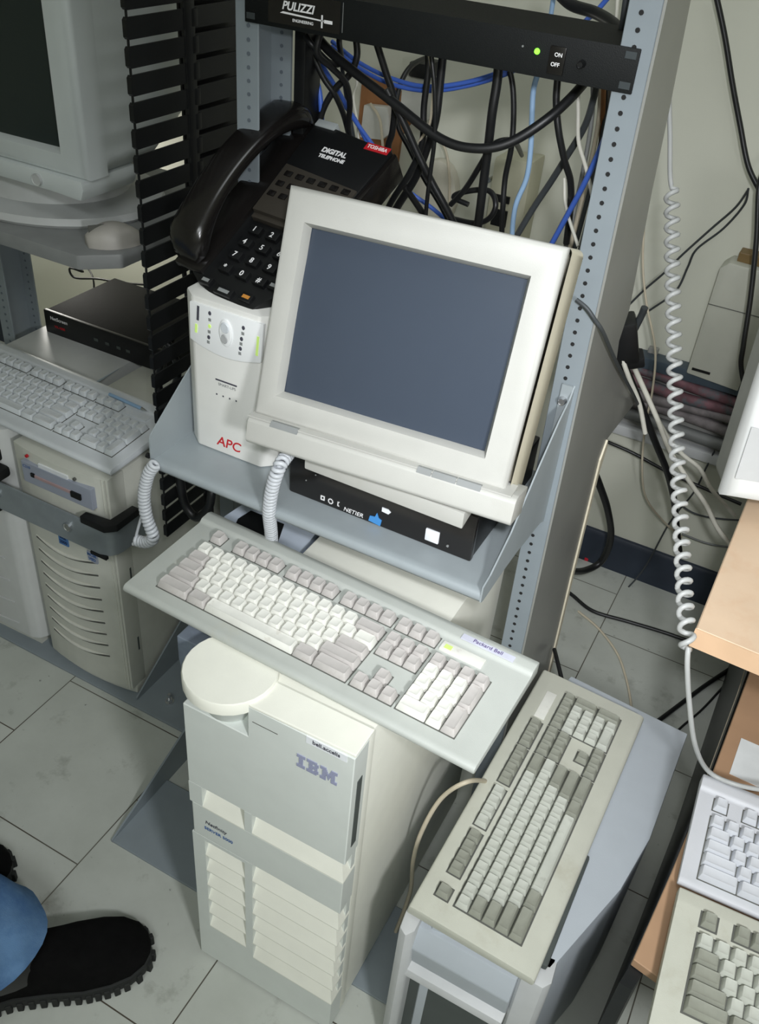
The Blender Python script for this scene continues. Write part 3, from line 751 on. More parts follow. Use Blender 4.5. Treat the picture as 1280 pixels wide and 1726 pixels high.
# ------------------------------------------------------------------ lavender grey tower on the right
sg = thing('tower_computer', 'lavender grey tower computer on the floor with the yellowed keyboard on top', 'computer', (0, 0, 0))
B().prism([(.335, .124), (.541, .106), (.537, -.12), (.522, -.22), (.475, -.375), (.32, -.40), (.292, -.36), (.296, -.1)], .004, .334, 'Z', .003).obj('case', sgim, sg, 35)
fr_ = B()
fr_.prism([(.281, -.40), (.284, -.425), (.296, -.432), (.304, -.42), (.304, -.37), (.285, -.36)], .004, .338, 'Z', .004)
fr_.prism([(.440, -.395), (.446, -.402), (.474, -.402), (.482, -.39), (.479, -.355), (.44, -.36)], .004, .334, 'Z', .004)
fr_.obj('front_pillar', lgrey, sg, 35)
B().prism([(-.418, .29), (-.405, .325), (-.37, .329), (-.36, .24), (-.408, .24)], .302, .442, 'X', .003).obj('front_panel', sgim, sg, 35)
B().prism([(-.423, .225), (-.420, .238), (-.40, .246), (-.37, .246), (-.37, .225)], .302, .442, 'X', .002).obj('grip_bar', lgrey, sg, 35)
B().box(.303, .441, -.398, -.36, .01, .226).obj('mesh_panel', sgidark, sg, 0, 'charcoal front panel')
B().box(.288, .33, -.36, -.33, .33, .338, .002).obj('front_lip', sgim, sg)
B().box(.44, .47, -.38, -.2, .334, .345, .004).obj('cable_guide', sgidark, sg)

# ------------------------------------------------------------------ desk on the right
dk = thing('desk', 'peach laminate desk with a black side panel at the right edge', 'desk', (0, 0, 0))
B().prism([(.489, -.127), (1.9, -.19), (1.9, .84), (.505, .84)], .709, .738, 'Z', .0015, 1).obj('desktop', deskm, dk, 0)
B().prism([(.4885, -.1285), (1.9, -.1915), (1.9, -.189), (.4887, -.126)], .7095, .7375, 'Z').obj('front_edge_band', desked, dk, 0)
PL = [(.549, -.40), (.555, -.373), (.568, -.233), (.580, -.048), (.591, .188), (.598, .70)]
B().prism(PL + [(p[0] + .016, p[1]) for p in reversed(PL)], 0, .4255, 'Z').obj('side_panel', mat('black_laminate', (20, 24, 26), .4, var=.15), dk, 0, 'black side panel')
PT_ = PL[3:]
B().prism([(p[0] - .0012, p[1]) for p in PT_] + [(p[0] + .001, p[1]) for p in reversed(PT_)], .385, .3885, 'Z').obj('panel_trim', cbeige, dk, 0)
B().box(.60, 1.9, .62, .7, .0, .70, .001, 1).obj('rear_panel', MATS['black_laminate'], dk, 0)
B().box(1.8, 1.82, -.12, .7, .0, .703, .001, 1).obj('side_panel', MATS['black_laminate'], dk, 0)
B().prism([(.555, -.373), (.568, -.233), (.582, -.048), (.594, .188), (.602, .62), (1.78, .62), (1.78, -.50), (.62, -.385)], .4258, .440, 'Z', .001, 1).obj('low_shelf', brownbd, dk, 0, 'brown lower shelf')
o = B().prism([(.603, -.04), (.9, -.05), (.9, .03), (.606, .035)], .4400, .4412, 'Z').obj('paper_sheet', paper, None, 0)
tag(o, 'white sheet of paper on the low shelf behind the bluish keyboard', 'paper')
mdv = thing('small_device', 'small white device at the back of the low shelf under the desk', 'device', (.66, .2, .44))
B().prism([(-.05, 0), (.1, 0), (.1, .05), (-.02, .06)], 0, .1, 'Y', .006).obj('body', lgrey, mdv, 40)
B().box(-.005, .012, -.012, 0, .02, .032, .001).obj('socket', blackm, mdv)

# right hand monitor (turned to the right, its back corner towards us)
mr = thing('monitor', 'white CRT monitor at the right edge standing on the desk', 'monitor', (.648, .160, .738), (0, 0, R(18)))
TR = Matrix.Translation((0, 0, .04)) @ Matrix.Rotation(R(-8), 4, 'X')
B().frame(-.195, .195, .0, .36, -.120, .120, .05, .31, .03, .012, .006, .018, M=TR).obj('bezel', white_pl, mr, 40)
B().loft([rrect(-.194, .194, .001, .359, .018, .03), rrect(-.194, .194, .001, .359, .018, .082), rrect(-.180, .180, .015, .345, .03, .092), rrect(-.10, .10, .06, .29, .04, .28), rrect(-.07, .07, .08, .24, .05, .36)], cap='end', M=TR).obj('rear_housing', mat('shaded_grey_housing', (160, 162, 156), .5), mr, 40, 'rear housing greyed as if shaded')  # monitor's white plastic painted greyer for the shade on this side
sc_ = B(); crt_screen(sc_, -.115, .115, .055, .305, .014, .006, M=TR); sc_.obj('screen', glassg, mr, 60)
B().box(-.187, -.130, -.0006, .001, .035, .11, .0002, 1, M=TR).obj('seam_plate', lgrey, mr, 0)
b = B()
def ring(r, z, cx=-.02, cy=.11): return [(cx + r * math.cos(2 * PI * i / 28), cy + r * 1.0 * math.sin(2 * PI * i / 28), z) for i in range(28)]
b.loft([ring(.098, 0), ring(.10, .004), ring(.098, .012), ring(.088, .016), ring(.086, .05), ring(.08, .056)])
b.obj('swivel_base', white_pl, mr, 40)

# ------------------------------------------------------------------ left bay
lsf = thing('rack_shelf', 'grey shelf of the left rack carrying the left monitor and mouse', 'shelf', (0, 0, 0))
B().prism([(-.97, -.055), (-.515, -.055), (-.468, -.01), (-.468, .36), (-.97, .36)], .898, .922, 'Z', .004).obj('board', mat('grey_shelf_laminate', (140, 142, 142), .5), lsf, 40)
ml = thing('monitor', 'pale grey CRT monitor at the upper left with dark green screen', 'monitor', (0, 0, 0))
B().frame(-.96, -.535, 1.012, 1.41, -.925, -.578, 1.045, 1.375, .05, .012, .005, .012).obj('bezel', monl, ml, 40)
sc_ = B(); crt_screen(sc_, -.92, -.583, 1.05, 1.37, .015, .008); sc_.obj('screen', glassg, ml, 60, 'dark green screen')
B().loft([rrect(-.96, -.535, 1.012, 1.41, .02, .05), rrect(-.962, -.533, 1.010, 1.412, .03, .06), rrect(-.958, -.530, 1.008, 1.412, .04, .16), rrect(-.93, -.56, 1.03, 1.38, .05, .26), rrect(-.88, -.62, 1.06, 1.32, .05, .42)], cap='end').obj('rear_housing', monl, ml, 40)
B().prism([(-.955, .985), (-.60, .985), (-.545, .982), (-.538, 1.0), (-.54, 1.014), (-.955, 1.014)], -.004, .12, 'Y', .006).obj('lower_bezel', monl, ml, 40)
B().cyl((-.628, -.004, .999), .009, -.004, 'Y', 18, bev=.001).obj('power_button', lgrey, ml)
b = B()
def ell(a, bb, z, cx=-.74, cy=.13): return [(cx + a * math.cos(2 * PI * i / 36), cy + bb * math.sin(2 * PI * i / 36), z) for i in range(36)]
b.loft([ell(.20, .16, .9225), ell(.205, .165, .928), ell(.2, .16, .938), ell(.14, .12, .945), ell(.12, .1, .985)])
b.obj('swivel_base', lgrey, ml, 40)
ms = thing('mouse', 'pale grey computer mouse on the left shelf beside the monitor', 'mouse', (-.505, .02, .9225), (0, 0, R(-32)))
rings = []
for i in range(13):
    f = i / 12; y = -.045 + .09 * f
    w = .030 * math.sin(PI * min(max(f, .03), .97)) ** .42; h = .028 * (math.sin(PI * (f * .82 + .14))) ** .9 + .004
    rings.append([(w * math.copysign(abs(math.cos(a)) ** .8, math.cos(a)), y, max(0, h * math.copysign(abs(math.sin(a)) ** .8, math.sin(a)))) for a in [2 * PI * k / 20 for k in range(20)]])
B().loft(rings).obj('shell', mat('warm_grey_plastic', (178, 174, 168), .45), ms, 60)
B().box(-.0006, .0006, -.04, -.005, .018, .031).obj('button_gap', gapm, ms, 0)

# two towers
tw = thing('tower_computer', 'beige tower with curved louvres and floppy drive under the pale keyboard', 'computer', (0, 0, 0))
B().box(-.682, -.466, -.06, .50, .012, .552, .003).obj('case', serv, tw)
n = 8
def bow(x): return -.098 - .012 * (1 - ((x + .574) / .108) ** 2)
xs = [-.682 + .216 * i / n for i in range(n + 1)]
B().prism([(x, bow(x)) for x in xs] + [(-.466, -.058), (-.682, -.058)], .03, .551, 'Z', .002).obj('front_bezel', serv, tw, 30)
B().prism([(x, bow(x) + .012) for x in xs] + [(-.466, -.058), (-.682, -.058)], .008, .032, 'Z', .002).obj('plinth', serv, tw, 30)
for i in range(9):
    z = .352 - i * .0305
    pts = []
    for k in range(13):
        x = -.66 + .15 * k / 12; pts.append((x, bow(x) - .0012, z - .012 * math.sin(PI * k / 12) * (1) + .0005 * k))
    B().tube(pts, [.0006 + .0032 * math.sin(PI * min(1, max(.02, k / 12))) for k in range(13)], 8).obj('louvre', mat('louvre_plastic', (206, 206, 196), .45), tw, 60)
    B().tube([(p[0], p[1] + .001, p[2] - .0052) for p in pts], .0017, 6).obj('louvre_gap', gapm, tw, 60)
B().box(-.652, -.492, -.1135, -.10, .486, .530, .001).obj('drive_bay', drivem, tw, 0)
fd = B().box(-.628, -.53, -.1155, -.113, .504, .510, .0008).obj('floppy_slot', mat('slot_pink', (176, 150, 150), .5), tw, 0)
B().box(-.537, -.515, -.118, -.1135, .500, .512, .001).obj('eject_button', blackm, fd, 0)
B().box(-.63, -.622, -.117, -.1135, .505, .513, .001).obj('slot_notch', blackm, fd, 0)
B().box(-.612, -.545, -.1125, -.109, .5235, .5375, .0005).obj('paper_label', labelw, tw, 0)
text_part('label_lettering', 'C210', .008, inkblue, tw, front(-.64, -.1138, .521))
B().cyl((-.64, -.107, .541), .003, -.004, 'Y', 10).obj('indicator_lamp', inkred, tw)
B().cyl((-.53, -.108, .536), .003, -.004, 'Y', 10).obj('indicator_lamp', gapm, tw)
for x, z, t_ in ((-.580, .380, ('Win', '2000')), (-.516, .366, ('MCSE', 'VSD'))):
    q = B().box(x - .011, x + .011, bow(x) - .0025, bow(x) + .004, z - .012, z + .012).obj('sticker', mat('badge_blue', (78, 122, 176), .5) if x < -.55 else drivem, tw, 0, 'blue sticker')
    for j, s_ in enumerate(t_): text_part('sticker_lettering', s_, .009, inkblue if x > -.55 else mat('navy_ink', (26, 46, 90), .5), q, front(x, bow(x) - .0028, z + .005 - j * .010), bold=.0002)
for x in (-.478, -.4705, -.463):
    B().box(x - .0008, x + .0008, -.1015 if x < -.47 else -.07, -.06 if x < -.466 else -.0605, .03, .55).obj('corner_groove', mat('groove_light', (214, 214, 204), .5), tw, 0) if x < -.465 else None
for z in (.30, .12): B().box(-.4665, -.4655, -.07, -.066, z, z + .035).obj('hinge_slot', sgidark, tw, 0)

tw2 = thing('tower_computer', 'pale white rounded tower at the far left edge', 'computer', (0, 0, 0))
B().prism([(-.96, -.10), (-.74, -.10), (-.722, -.092), (-.712, -.075), (-.708, -.05), (-.706, .48), (-.96, .48)], .03, .555, 'Z', .006).obj('case', serv2, tw2, 50)
B().prism([(-.95, -.09), (-.73, -.085), (-.72, .47), (-.95, .47)], .006, .03, 'Z').obj('foot', serv, tw2, 0)
for i in range(5): B().tube([(-.95 + .02 * k, -.1012, .30 - .06 * i - .008 * math.sin(PI * k / 9)) for k in range(10)], .0015, 6).obj('front_groove', lgrey, tw2, 60)

nb = thing('network_box', 'flat black network box with small white and red lettering on the left tower', 'network device', (0, 0, 0))
B().box(-.934, -.62, .25, .46, .5555, .604, .0015).obj('case', bodyblk, nb)
B().box(-.936, -.618, .243, .251, .5545, .606, .0015).obj('front_panel', blackm, nb)
text_part('brand_lettering', 'NetScreen', .011, inkwhite, nb, front(-.895, .2425, .5915))
text_part('model_lettering', 'VX-1000', .008, inkred, nb, front(-.895, .2425, .574))
for x in (-.80, -.77, -.74, -.715): B().box(x, x + .010, .2415, .2435, .575, .581).obj('indicator_lamp', sgidark, nb, 0)
o = B().prism([(-.80, .10), (-.70, .10), (-.71, .235), (-.80, .235)], .5525, .5534, 'Z').obj('tape_strip', mat('grey_blue_tape', (168, 182, 192), .4), None, 0)
tag(o, 'pale blue tape strip on top of the left tower in front of the network box', 'tape')
pen = thing('pen', 'thin pale blue pen on the back edge of the pale keyboard', 'pen', at(215, 678, Z=.597), (R(0), R(90), R(-4)))
B().cyl((0, 0, -.045), .0034, .08, 'Z', 12).obj('barrel', clblue, pen, 40)
B().cyl((0, 0, .035), .0034, .012, 'Z', 12, .0008).obj('tip', chrome, pen, 40)

# ------------------------------------------------------------------ things on the back wall
bx = thing('wall_box', 'beige junction box with outlet low on the wall behind the rack cables', 'junction box', (0, 0, 0))
B().prism([(-.19, .70), (-.108, .70), (-.106, .958), (-.19, .952)], .80, .879, 'Y', .008).obj('body', beigebox, bx, 40)
B().box(-.176, -.142, .796, .802, .865, .880, .001).box(-.176, -.142, .796, .802, .815, .850, .001).obj('socket', blackm, bx, 0)
B().cyl((-.2, .86, .9), .006, -.05, 'Y', 10).obj('screw', chrome, bx)
wd = thing('wall_unit', 'grey beige wall unit with a dark vent slot at right behind the desk monitor', 'wall unit', (0, 0, 0))
B().prism([(.299, .60), (.41, .592), (.41, .828), (.40, .845), (.315, .848), (.300, .832)], .825, .8795, 'Y', .004).obj('cover', devm, wd, 40)
B().box(.3, .409, .824, .8252, .757, .7585).obj('seam', gapm, wd, 0)
B().box(.308, .346, .8235, .826, .611, .6165).obj('vent_slot', blackm, wd, 0)
B().box(.325, .409, .845, .879, .846, .866, .002).obj('bracket', mat('old_brass', (120, 98, 60), .5), wd, 0, 'brown metal bracket on top')
cp = B().prism([(-.545, 1.045), (-.46, 1.03), (-.415, .97), (-.44, .93), (-.445, .85), (-.50, .84), (-.55, .90)], .868, .879, 'Y').obj('cardboard_piece', cbrown, None, 0)
tag(cp, 'brown piece of board fixed to the wall behind the cables left of the rack opening', 'board')
wp = B().prism([(-.525, .985), (-.47, .99), (-.462, .975), (-.458, .935), (-.475, .92), (-.53, .915)], .845, .867, 'Y', .003).obj('wall_plug', mat('off_white', (206, 206, 198), .5), None, 40)
tag(wp, 'off white plug block in front of the brown board', 'plug')
wp2 = thing('power_adapter', 'pale power adapter hanging behind the power unit on a black plug', 'adapter', (0, 0, 0))
B().box(-.415, -.362, .80, .879, .985, 1.07, .004).obj('body', mat('pale_adapter', (200, 200, 192), .5), wp2)
B().box(-.40, -.355, .79, .86, 1.07, 1.10, .008).obj('plug', blackm, wp2)
cd_ = B()
wc = tag(B().prism([(x, z) for x, z in [(-.335 + .05 * math.cos(2 * PI * i / 24), .83 + .075 * math.sin(2 * PI * i / 24)) for i in range(24)]], .85, .879, 'Y', .006).obj('wall_cover', mat('wall_cover_cream', (206, 202, 186), .5), None, 40), 'round cream cover plate on the wall behind the cables', 'cover plate')
co = thing('wall_outlet', 'small grey outlet plate on the wall right of the rack upright', 'outlet', (0, 0, 0))
pO = at(1097, 607, Y=.87)
B().box(pO.x - .011, pO.x + .011, .866, .8795, pO.z - .03, pO.z + .03, .003).obj('plate', greypl, co)
for dz in (-.014, .014): B().cyl((pO.x, .8665, pO.z + dz), .004, -.002, 'Y', 10).obj('hole', blackm, co)

# ------------------------------------------------------------------ cables in the rack opening (behind the monitor)
C_ = cable
G = None
C_('thick black cable sagging in a wide loop below the power unit', cblack, .0062, [(520, 40, .12), (560, 90, .10), (660, 170, .08), (740, 232, .07), (800, 250, .07), (860, 240, .08), (930, 195, .10), (985, 140, .14), (1010, 100, .2)], group='black cords and cables')
C_('blue network cable drooping under the power unit, upper of two', cblue, .0030, [(560, 70, .2), (605, 105, .18), (660, 132, .16), (720, 146, .15), (790, 138, .15), (860, 115, .16), (900, 90, .2)], group='blue network cables in the rack')
C_('blue network cable drooping under the power unit, lower of two', cblue, .0030, [(560, 78, .21), (602, 112, .19), (655, 140, .17), (720, 153, .16), (790, 144, .16), (860, 122, .17), (900, 98, .21)], group='blue network cables in the rack')
C_('blue network cable running down from the upper left of the opening past the telephone', cblue, .0032, [(520, 70, .16), (560, 150, .18), (598, 200, .2), (632, 262, .22), (680, 315, .24), (740, 360, .26), (800, 420, .3)], group='blue network cables in the rack')
C_('blue network cable hanging straight at the left upright', cblue, .0036, [(520, 60, .12), (526, 110, .12), (538, 150, .12), (542, 190, .12), (545, 250, .14)], group='blue network cables in the rack')
C_('second blue network cable crossing at the left upright', cblue, .0032, [(528, 85, .14), (548, 118, .15), (562, 140, .16), (580, 170, .18), (600, 205, .2), (640, 260, .22)], group='blue network cables in the rack')
C_('blue network cable slanting along the right upright', cblue, .0036, [(1046, 130, .05), (1036, 190, .06), (1015, 245, .08), (985, 310, .1), (950, 375, .12), (920, 430, .14)], group='blue network cables in the rack')
C_('light blue flat cable hanging right of centre in the rack opening', clblue, .0036, [(912, 110, .14), (900, 150, .14), (897, 200, .14), (895, 250, .14), (888, 300, .15), (870, 345, .16), (864, 390, .17), (864, 440, .18)])
C_('black power cord hanging left of centre, second from the middle', cblack, .0046, [(636, 75, .1), (650, 120, .11), (665, 170, .12), (662, 220, .13), (655, 250, .14), (668, 292, .15), (700, 340, .17), (740, 400, .2)], group='black cords and cables')
C_('black cord hanging from the adapter in the rack opening', cblack, .0038, [(725, 95, .3), (695, 110, .25), (676, 140, .22), (668, 180, .2), (672, 215, .2), (690, 250, .2), (715, 300, .2), (745, 350, .2), (780, 420, .2)], group='black cords and cables')
C_('black cord crossing diagonally left to right behind the monitor top', cblack, .0048, [(652, 150, .08), (680, 205, .09), (705, 260, .1), (730, 310, .11), (760, 365, .12), (790, 430, .14)], group='black cords and cables')
C_('black cord hanging beside the thin pale cord at the middle of the opening', cblack, .0045, [(722, 80, .12), (722, 120, .12), (715, 180, .12), (712, 240, .12), (692, 290, .13), (660, 340, .14), (630, 400, .16)], group='black cords and cables')
C_('thick black cord at the middle of the opening', cblack, .0058, [(748, 85, .14), (742, 140, .14), (735, 200, .14), (720, 250, .15), (700, 300, .16), (672, 345, .17), (640, 400, .2)], group='black cords and cables')
C_('thin black cord hanging straight down the middle of the opening', cblack, .0030, [(726, 80, .06), (733, 150, .06), (733, 230, .07), (726, 290, .08), (720, 340, .09), (715, 400, .1)], group='black cords and cables')
C_('thin pale cord at the middle of the opening', cbeige, .0018, [(722, 85, .09), (730, 130, .09), (729, 170, .09), (724, 210, .1), (706, 240, .12)], group='pale cables')
C_('thick black cord hanging right of the blue loop', cblack, .0062, [(842, 95, .1), (838, 140, .1), (830, 190, .1), (823, 250, .11), (815, 310, .12), (808, 365, .13), (800, 420, .15)], group='black cords and cables')
C_('black cord hanging in front of the beige junction box', cblack, .0040, [(858, 110, .16), (865, 150, .16), (866, 200, .16), (862, 250, .16), (852, 300, .17), (848, 350, .17), (846, 400, .18), (846, 440, .19)], group='black cords and cables')
C_('black looped cord curling beside the monitor top', cblack, .0040, [(790, 345, .2), (765, 332, .2), (790, 322, .2), (825, 322, .2), (836, 345, .19), (825, 368, .19), (800, 376, .2), (760, 368, .22)], group='black cords and cables')
C_('black cord rising from the curled loop to the thick loop', cblack, .0040, [(760, 345, .18), (785, 318, .17), (812, 275, .16), (830, 245, .16), (855, 236, .17), (870, 242, .3), (880, 262, .7)], group='black cords and cables')
C_('dark grey cord slanting from the right of the power unit to the monitor', cdgrey, .0044, [(1010, 120, .16), (1000, 170, .17), (985, 215, .18), (955, 265, .19), (930, 305, .2), (900, 350, .21), (870, 400, .22), (840, 450, .24)], group='thin dark wires')
C_('black cord hanging at right then turning inward by the upright', cblack, .0046, [(941, 125, .13), (938, 170, .13), (942, 220, .13), (952, 270, .14), (962, 305, .15), (962, 350, .16), (955, 410, .18)], group='black cords and cables')
C_('white cable hanging near the right upright, upper length', cwhite, .0026, [(975, 130, .15), (975, 190, .15), (976, 240, .14), (990, 290, .12), (1005, 360, .1)], group='white cables')
C_('thin white cable hanging near the right upright, lower length', cwhite, .0022, [(952, 300, .16), (953, 340, .15), (960, 370, .12), (975, 415, .1)])
C_('black cord arching over the top right of the power unit', cblack, .0072, [(925, -30, .25), (960, 6, .24), (1005, 22, .22), (1040, 45, .18), (1055, 80, .14)], group='black cords and cables')
C_('blue cable behind the top right of the power unit', cblue, .0034, [(1035, -15, .3), (1005, 20, .3), (985, 40, .28), (975, 80, .26)], group='blue network cables in the rack')
C_('light blue cable rising behind the power unit', clblue, .0034, [(935, -15, .3), (930, 20, .3), (925, 50, .3), (920, 90, .25)])
C_('white cable rising behind the right end of the power unit', cwhite, .0026, [(1042, -15, .22), (1040, 30, .2), (1036, 70, .2), (1030, 120, .2)], group='white cables')
C_('black cord beside the right upright at the top', cdgrey, .0040, [(1058, -15, .1), (1052, 30, .1), (1046, 70, .12), (1040, 130, .14)], group='thin dark wires')
for i, (x0, x1, m_, nm) in enumerate(((1000, 958, cgrey, 'grey'), (1012, 966, cbeige, 'beige'), (1022, 974, cdgrey, 'dark grey'), (1030, 984, cgrey, 'second grey'), (1018, 990, cbrown, 'brown'))):
    C_('%s cable of the bundle tied along the right upright' % nm, m_, .0034, [(x0, 135, .30 - .02 * i), (x0 - 2, 200, .28), ((x0 + x1) / 2 + 4, 290, .26), (x1, 400, .24), (x1 - 14, 450, .24)], group='bundle of cables along the right upright')
C_('black cord tangled at the left upright, hanging in front', cblack, .0042, [(540, 55, .06), (535, 90, .06), (560, 115, .08), (583, 140, .1), (590, 175, .12), (588, 220, .14), (600, 260, .18)], group='black cords and cables')
C_('black cord tangled at the left upright, bending right', cblack, .0040, [(515, 60, .08), (528, 78, .08), (555, 105, .1), (575, 105, .12), (572, 70, .14), (575, 40, .14)], group='black cords and cables')
C_('black cord tangled at the left upright, crossing back', cblack, .0046, [(600, 60, .12), (602, 95, .12), (590, 125, .12), (565, 150, .12), (545, 185, .12), (535, 225, .12), (528, 260, .13)], group='black cords and cables')
C_('black cord tangled at the left upright, running down to the telephone', cblack, .0040, [(522, 80, .1), (545, 130, .11), (565, 160, .12), (580, 195, .14), (592, 240, .16), (610, 290, .2)], group='black cords and cables')
C_('white thin cable descending past the brown board', cwhite, .0022, [(598, 105, .3), (602, 140, .3), (596, 165, .28), (603, 210, .25), (610, 260, .24), (650, 320, .24)], group='white cables')
C_('pale cable curving over the brown board', cbeige, .0030, [(625, 175, .8), (640, 200, .78), (645, 240, .76), (648, 290, .76), (660, 340, .76)], group='pale cables')
C_('pale cable curving beside the round cover plate', cbeige, .0028, [(735, 225, .8), (752, 255, .8), (758, 300, .8), (758, 345, .8)], group='pale cables')
C_('purple grey cable hanging behind the telephone', cdgrey, .0030, [(575, 100, .2), (585, 170, .21), (596, 230, .22), (606, 290, .23)], group='thin dark wires')
ty = B().box(-.222, -.205, .079, .12, .95, 1.3, .002).obj('cable_bundle_cover', blackm, None)
tag(ty, 'black plastic trim strip inside the left upright behind the cables', 'trim strip')

# ------------------------------------------------------------------ cables at the right
C_('black power cord hanging down the wall at the upper right', cblack, .0050, [(1205, -20, .80), (1222, 60, .80), (1235, 140, .80), (1248, 210, .80), (1262, 280, .79), (1285, 330, .78), (1300, 380, .78)], group='black cords and cables')
C_('second black power cord hanging down the wall beside the desk monitor', cblack, .0050, [(1300, 270, .78), (1281, 310, .76), (1276, 400, .74), (1266, 500, .72), (1254, 580, .70), (1250, 620, .70), (1262, 680, .7)], group='black cords and cables')
C_('thin black wire curving from the wall cord to the rack plate, upper', cdgrey, .0022, [(1262, 320, .8), (1240, 350, .82), (1200, 385, .84), (1150, 430, .85), (1120, 460, .86), (1085, 490, .86), (1055, 520, .86)], group='thin dark wires')
C_('thin black wire curving from the wall cord to the rack plate, lower', cdgrey, .0022, [(1262, 318, .8), (1255, 345, .82), (1220, 385, .84), (1175, 420, .85), (1160, 450, .86), (1140, 490, .86), (1100, 520, .86), (1060, 545, .86)], group='thin dark wires')
C_('thin pale wire dropping down the wall right of the rack to the desk', cbeige, .0024, [(1088, 350, .80), (1084, 440, .79), (1090, 510, .78), (1105, 590, .77), (1100, 660, .76), (1088, 720, .75), (1083, 790, .76), (1090, 840, .78), (1120, 880, .82), (1150, 905, .85)], group='pale cables')
C_('black cable bundle slanting from behind the rack plate towards the desk', cblack, .0065, [tuple(at(1005, 520, Y=0.44)), tuple(at(1028, 560, Y=0.45)), tuple(at(1048, 605, Y=0.46)), tuple(at(1075, 668, Y=0.49)), tuple(at(1105, 745, Y=0.53)), tuple(at(1125, 795, Y=0.57)), tuple(at(1136, 840, Y=0.61)), tuple(at(1141, 885, Y=0.66)), tuple(at(1146, 930, Y=0.72))], group='black cords and cables')
C_('thin dark cord running from the monitor edge across the rack upright', cdgrey, .0026, [tuple(at(972, 505, Y=-0.012)), tuple(at(990, 520, Y=-0.014)), tuple(at(1004, 540, Y=-0.012)), tuple(at(1016, 558, X=0.27)), tuple(at(1030, 590, X=0.272)), tuple(at(1045, 622, X=0.274)), tuple(at(1068, 665, X=0.278)), tuple(at(1090, 712, X=0.282)), tuple(at(1110, 755, X=0.29))], group='thin dark wires')
C_('white cable slanting down to the desk, nearer the rack', cwhite, .0042, [tuple(at(1022, 520, Y=0.36)), tuple(at(1036, 555, Y=0.36)), tuple(at(1048, 600, Y=0.37)), tuple(at(1062, 640, Y=0.38)), tuple(at(1078, 680, Y=0.4)), tuple(at(1088, 730, Y=0.42))], group='white cables')
C_('white cable slanting long across to the desk edge', cwhite, .0046, [tuple(at(1060, 596, Y=0.4)), tuple(at(1072, 625, Y=0.41)), tuple(at(1090, 665, Y=0.43)), tuple(at(1110, 710, Y=0.45)), tuple(at(1130, 760, Y=0.48)), tuple(at(1165, 815, Y=0.5)), tuple(at(1190, 850, Y=0.5)), tuple(at(1210, 890, Y=0.5)), tuple(at(1240, 930, Y=0.5))], group='white cables')
C_('second white cable slanting behind the coil cord to the monitor stand', cwhite, .0042, [(1100, 690, .55), (1125, 735, .56), (1150, 765, .57), (1180, 790, .58), (1200, 825, .59), (1240, 870, .62)], group='white cables')
C_('dark cord running right along the wall below the raceway', cblack, .0042, [(1000, 735, .80), (1025, 745, .82), (1070, 765, .83), (1125, 795, .83), (1180, 820, .83), (1250, 850, .83)], group='black cords and cables')
C_('thin dark wire hanging on the wall to the right of the coil cord', cdgrey, .0020, [(1205, 760, .84), (1190, 790, .84), (1170, 830, .84), (1130, 880, .84), (1085, 960, .84), (1040, 1010, .82)], group='thin dark wires')
C_('thin dark wire sagging below the raceway', cdgrey, .0022, [(1135, 840, .84), (1170, 865, .84), (1220, 875, .84), (1290, 878, .84)], group='thin dark wires')
C_('grey wire sagging lower on the wall by the desk', cgrey, .0026, [(1150, 900, .85), (1190, 915, .85), (1230, 922, .85), (1290, 922, .85)])
C_('thick black cable curving down behind the rack foot', cblack, .0080, [(1000, 790, .6), (1012, 820, .62), (1025, 860, .65), (1030, 905, .70), (1015, 945, .72), (985, 962, .68), (955, 962, .6)], group='black cords and cables')
C_('dark cord lying across the floor behind the grey tower', cblack, .0045, [tuple(at(940, 985, Z=.006)), tuple(at(965, 1003, Z=.006)), tuple(at(1000, 1030, Z=.006)), tuple(at(1060, 1048, Z=.006)), tuple(at(1120, 1066, Z=.006)), tuple(at(1175, 1085, Z=.006)), tuple(at(1230, 1100, Z=.006))], group='black cords and cables')
C_('pale wire lying on the floor behind the grey tower', cbeige, .0028, [tuple(at(975, 1030, Z=.004)), tuple(at(1010, 1060, Z=.004)), tuple(at(1040, 1100, Z=.004)), tuple(at(1055, 1140, Z=.004)), tuple(at(1064, 1185, Z=.004)), tuple(at(1062, 1215, Z=.004))], group='pale cables')
C_('black cord standing up beside the rack foot behind the keyboard corner', cblack, .0040, [(935, 1095, .2), (940, 1115, .16), (948, 1150, .12), (950, 1180, .1)], group='black cords and cables')
C_('black cord under the desk front, thicker of two', cblack, .0052, [tuple(at(1235, 1125, Z=.007)), tuple(at(1190, 1155, Z=.006)), tuple(at(1150, 1185, Z=.006)), tuple(at(1110, 1215, Z=.006)), tuple(at(1075, 1240, Z=.006))], group='black cords and cables')
C_('thin black cord under the desk front', cblack, .0026, [tuple(at(1222, 1155, Z=.004)), tuple(at(1185, 1195, Z=.004)), tuple(at(1150, 1225, Z=.004)), tuple(at(1120, 1255, Z=.004))], group='black cords and cables')
C_('pale keyboard cord drooping beside the cream server', cbeige, .0034, [tuple(at(830, 1318, X=.30)), tuple(at(790, 1317, X=.285)), tuple(at(745, 1345, X=.255)), tuple(at(712, 1400, X=.24)), tuple(at(697, 1450, X=.235)), tuple(at(690, 1510, X=.232)), tuple(at(655, 1600, X=.224)), tuple(at(620, 1680, X=.22)), tuple(at(596, 1735, X=.218))], group='pale cables')
pw = thing('power_adapter', 'black power adapter lump hanging behind the rack side plate among the slanting cables', 'adapter', tuple(at(1052, 575, Y=.38)), (R(12), R(-18), R(20)))
B().box(-.022, .022, -.02, .02, -.035, .045, .006).obj('body', cblack, pw)
B().box(-.012, .03, -.015, .015, -.05, -.03, .004).obj('plug', rubber, pw)
B().tube(spline([(0, 0, .045), (.004, .004, .075), (-.01, .01, .11), (-.03, .01, .14)]), .0045, 8).obj('lead', cdgrey, pw, 60)
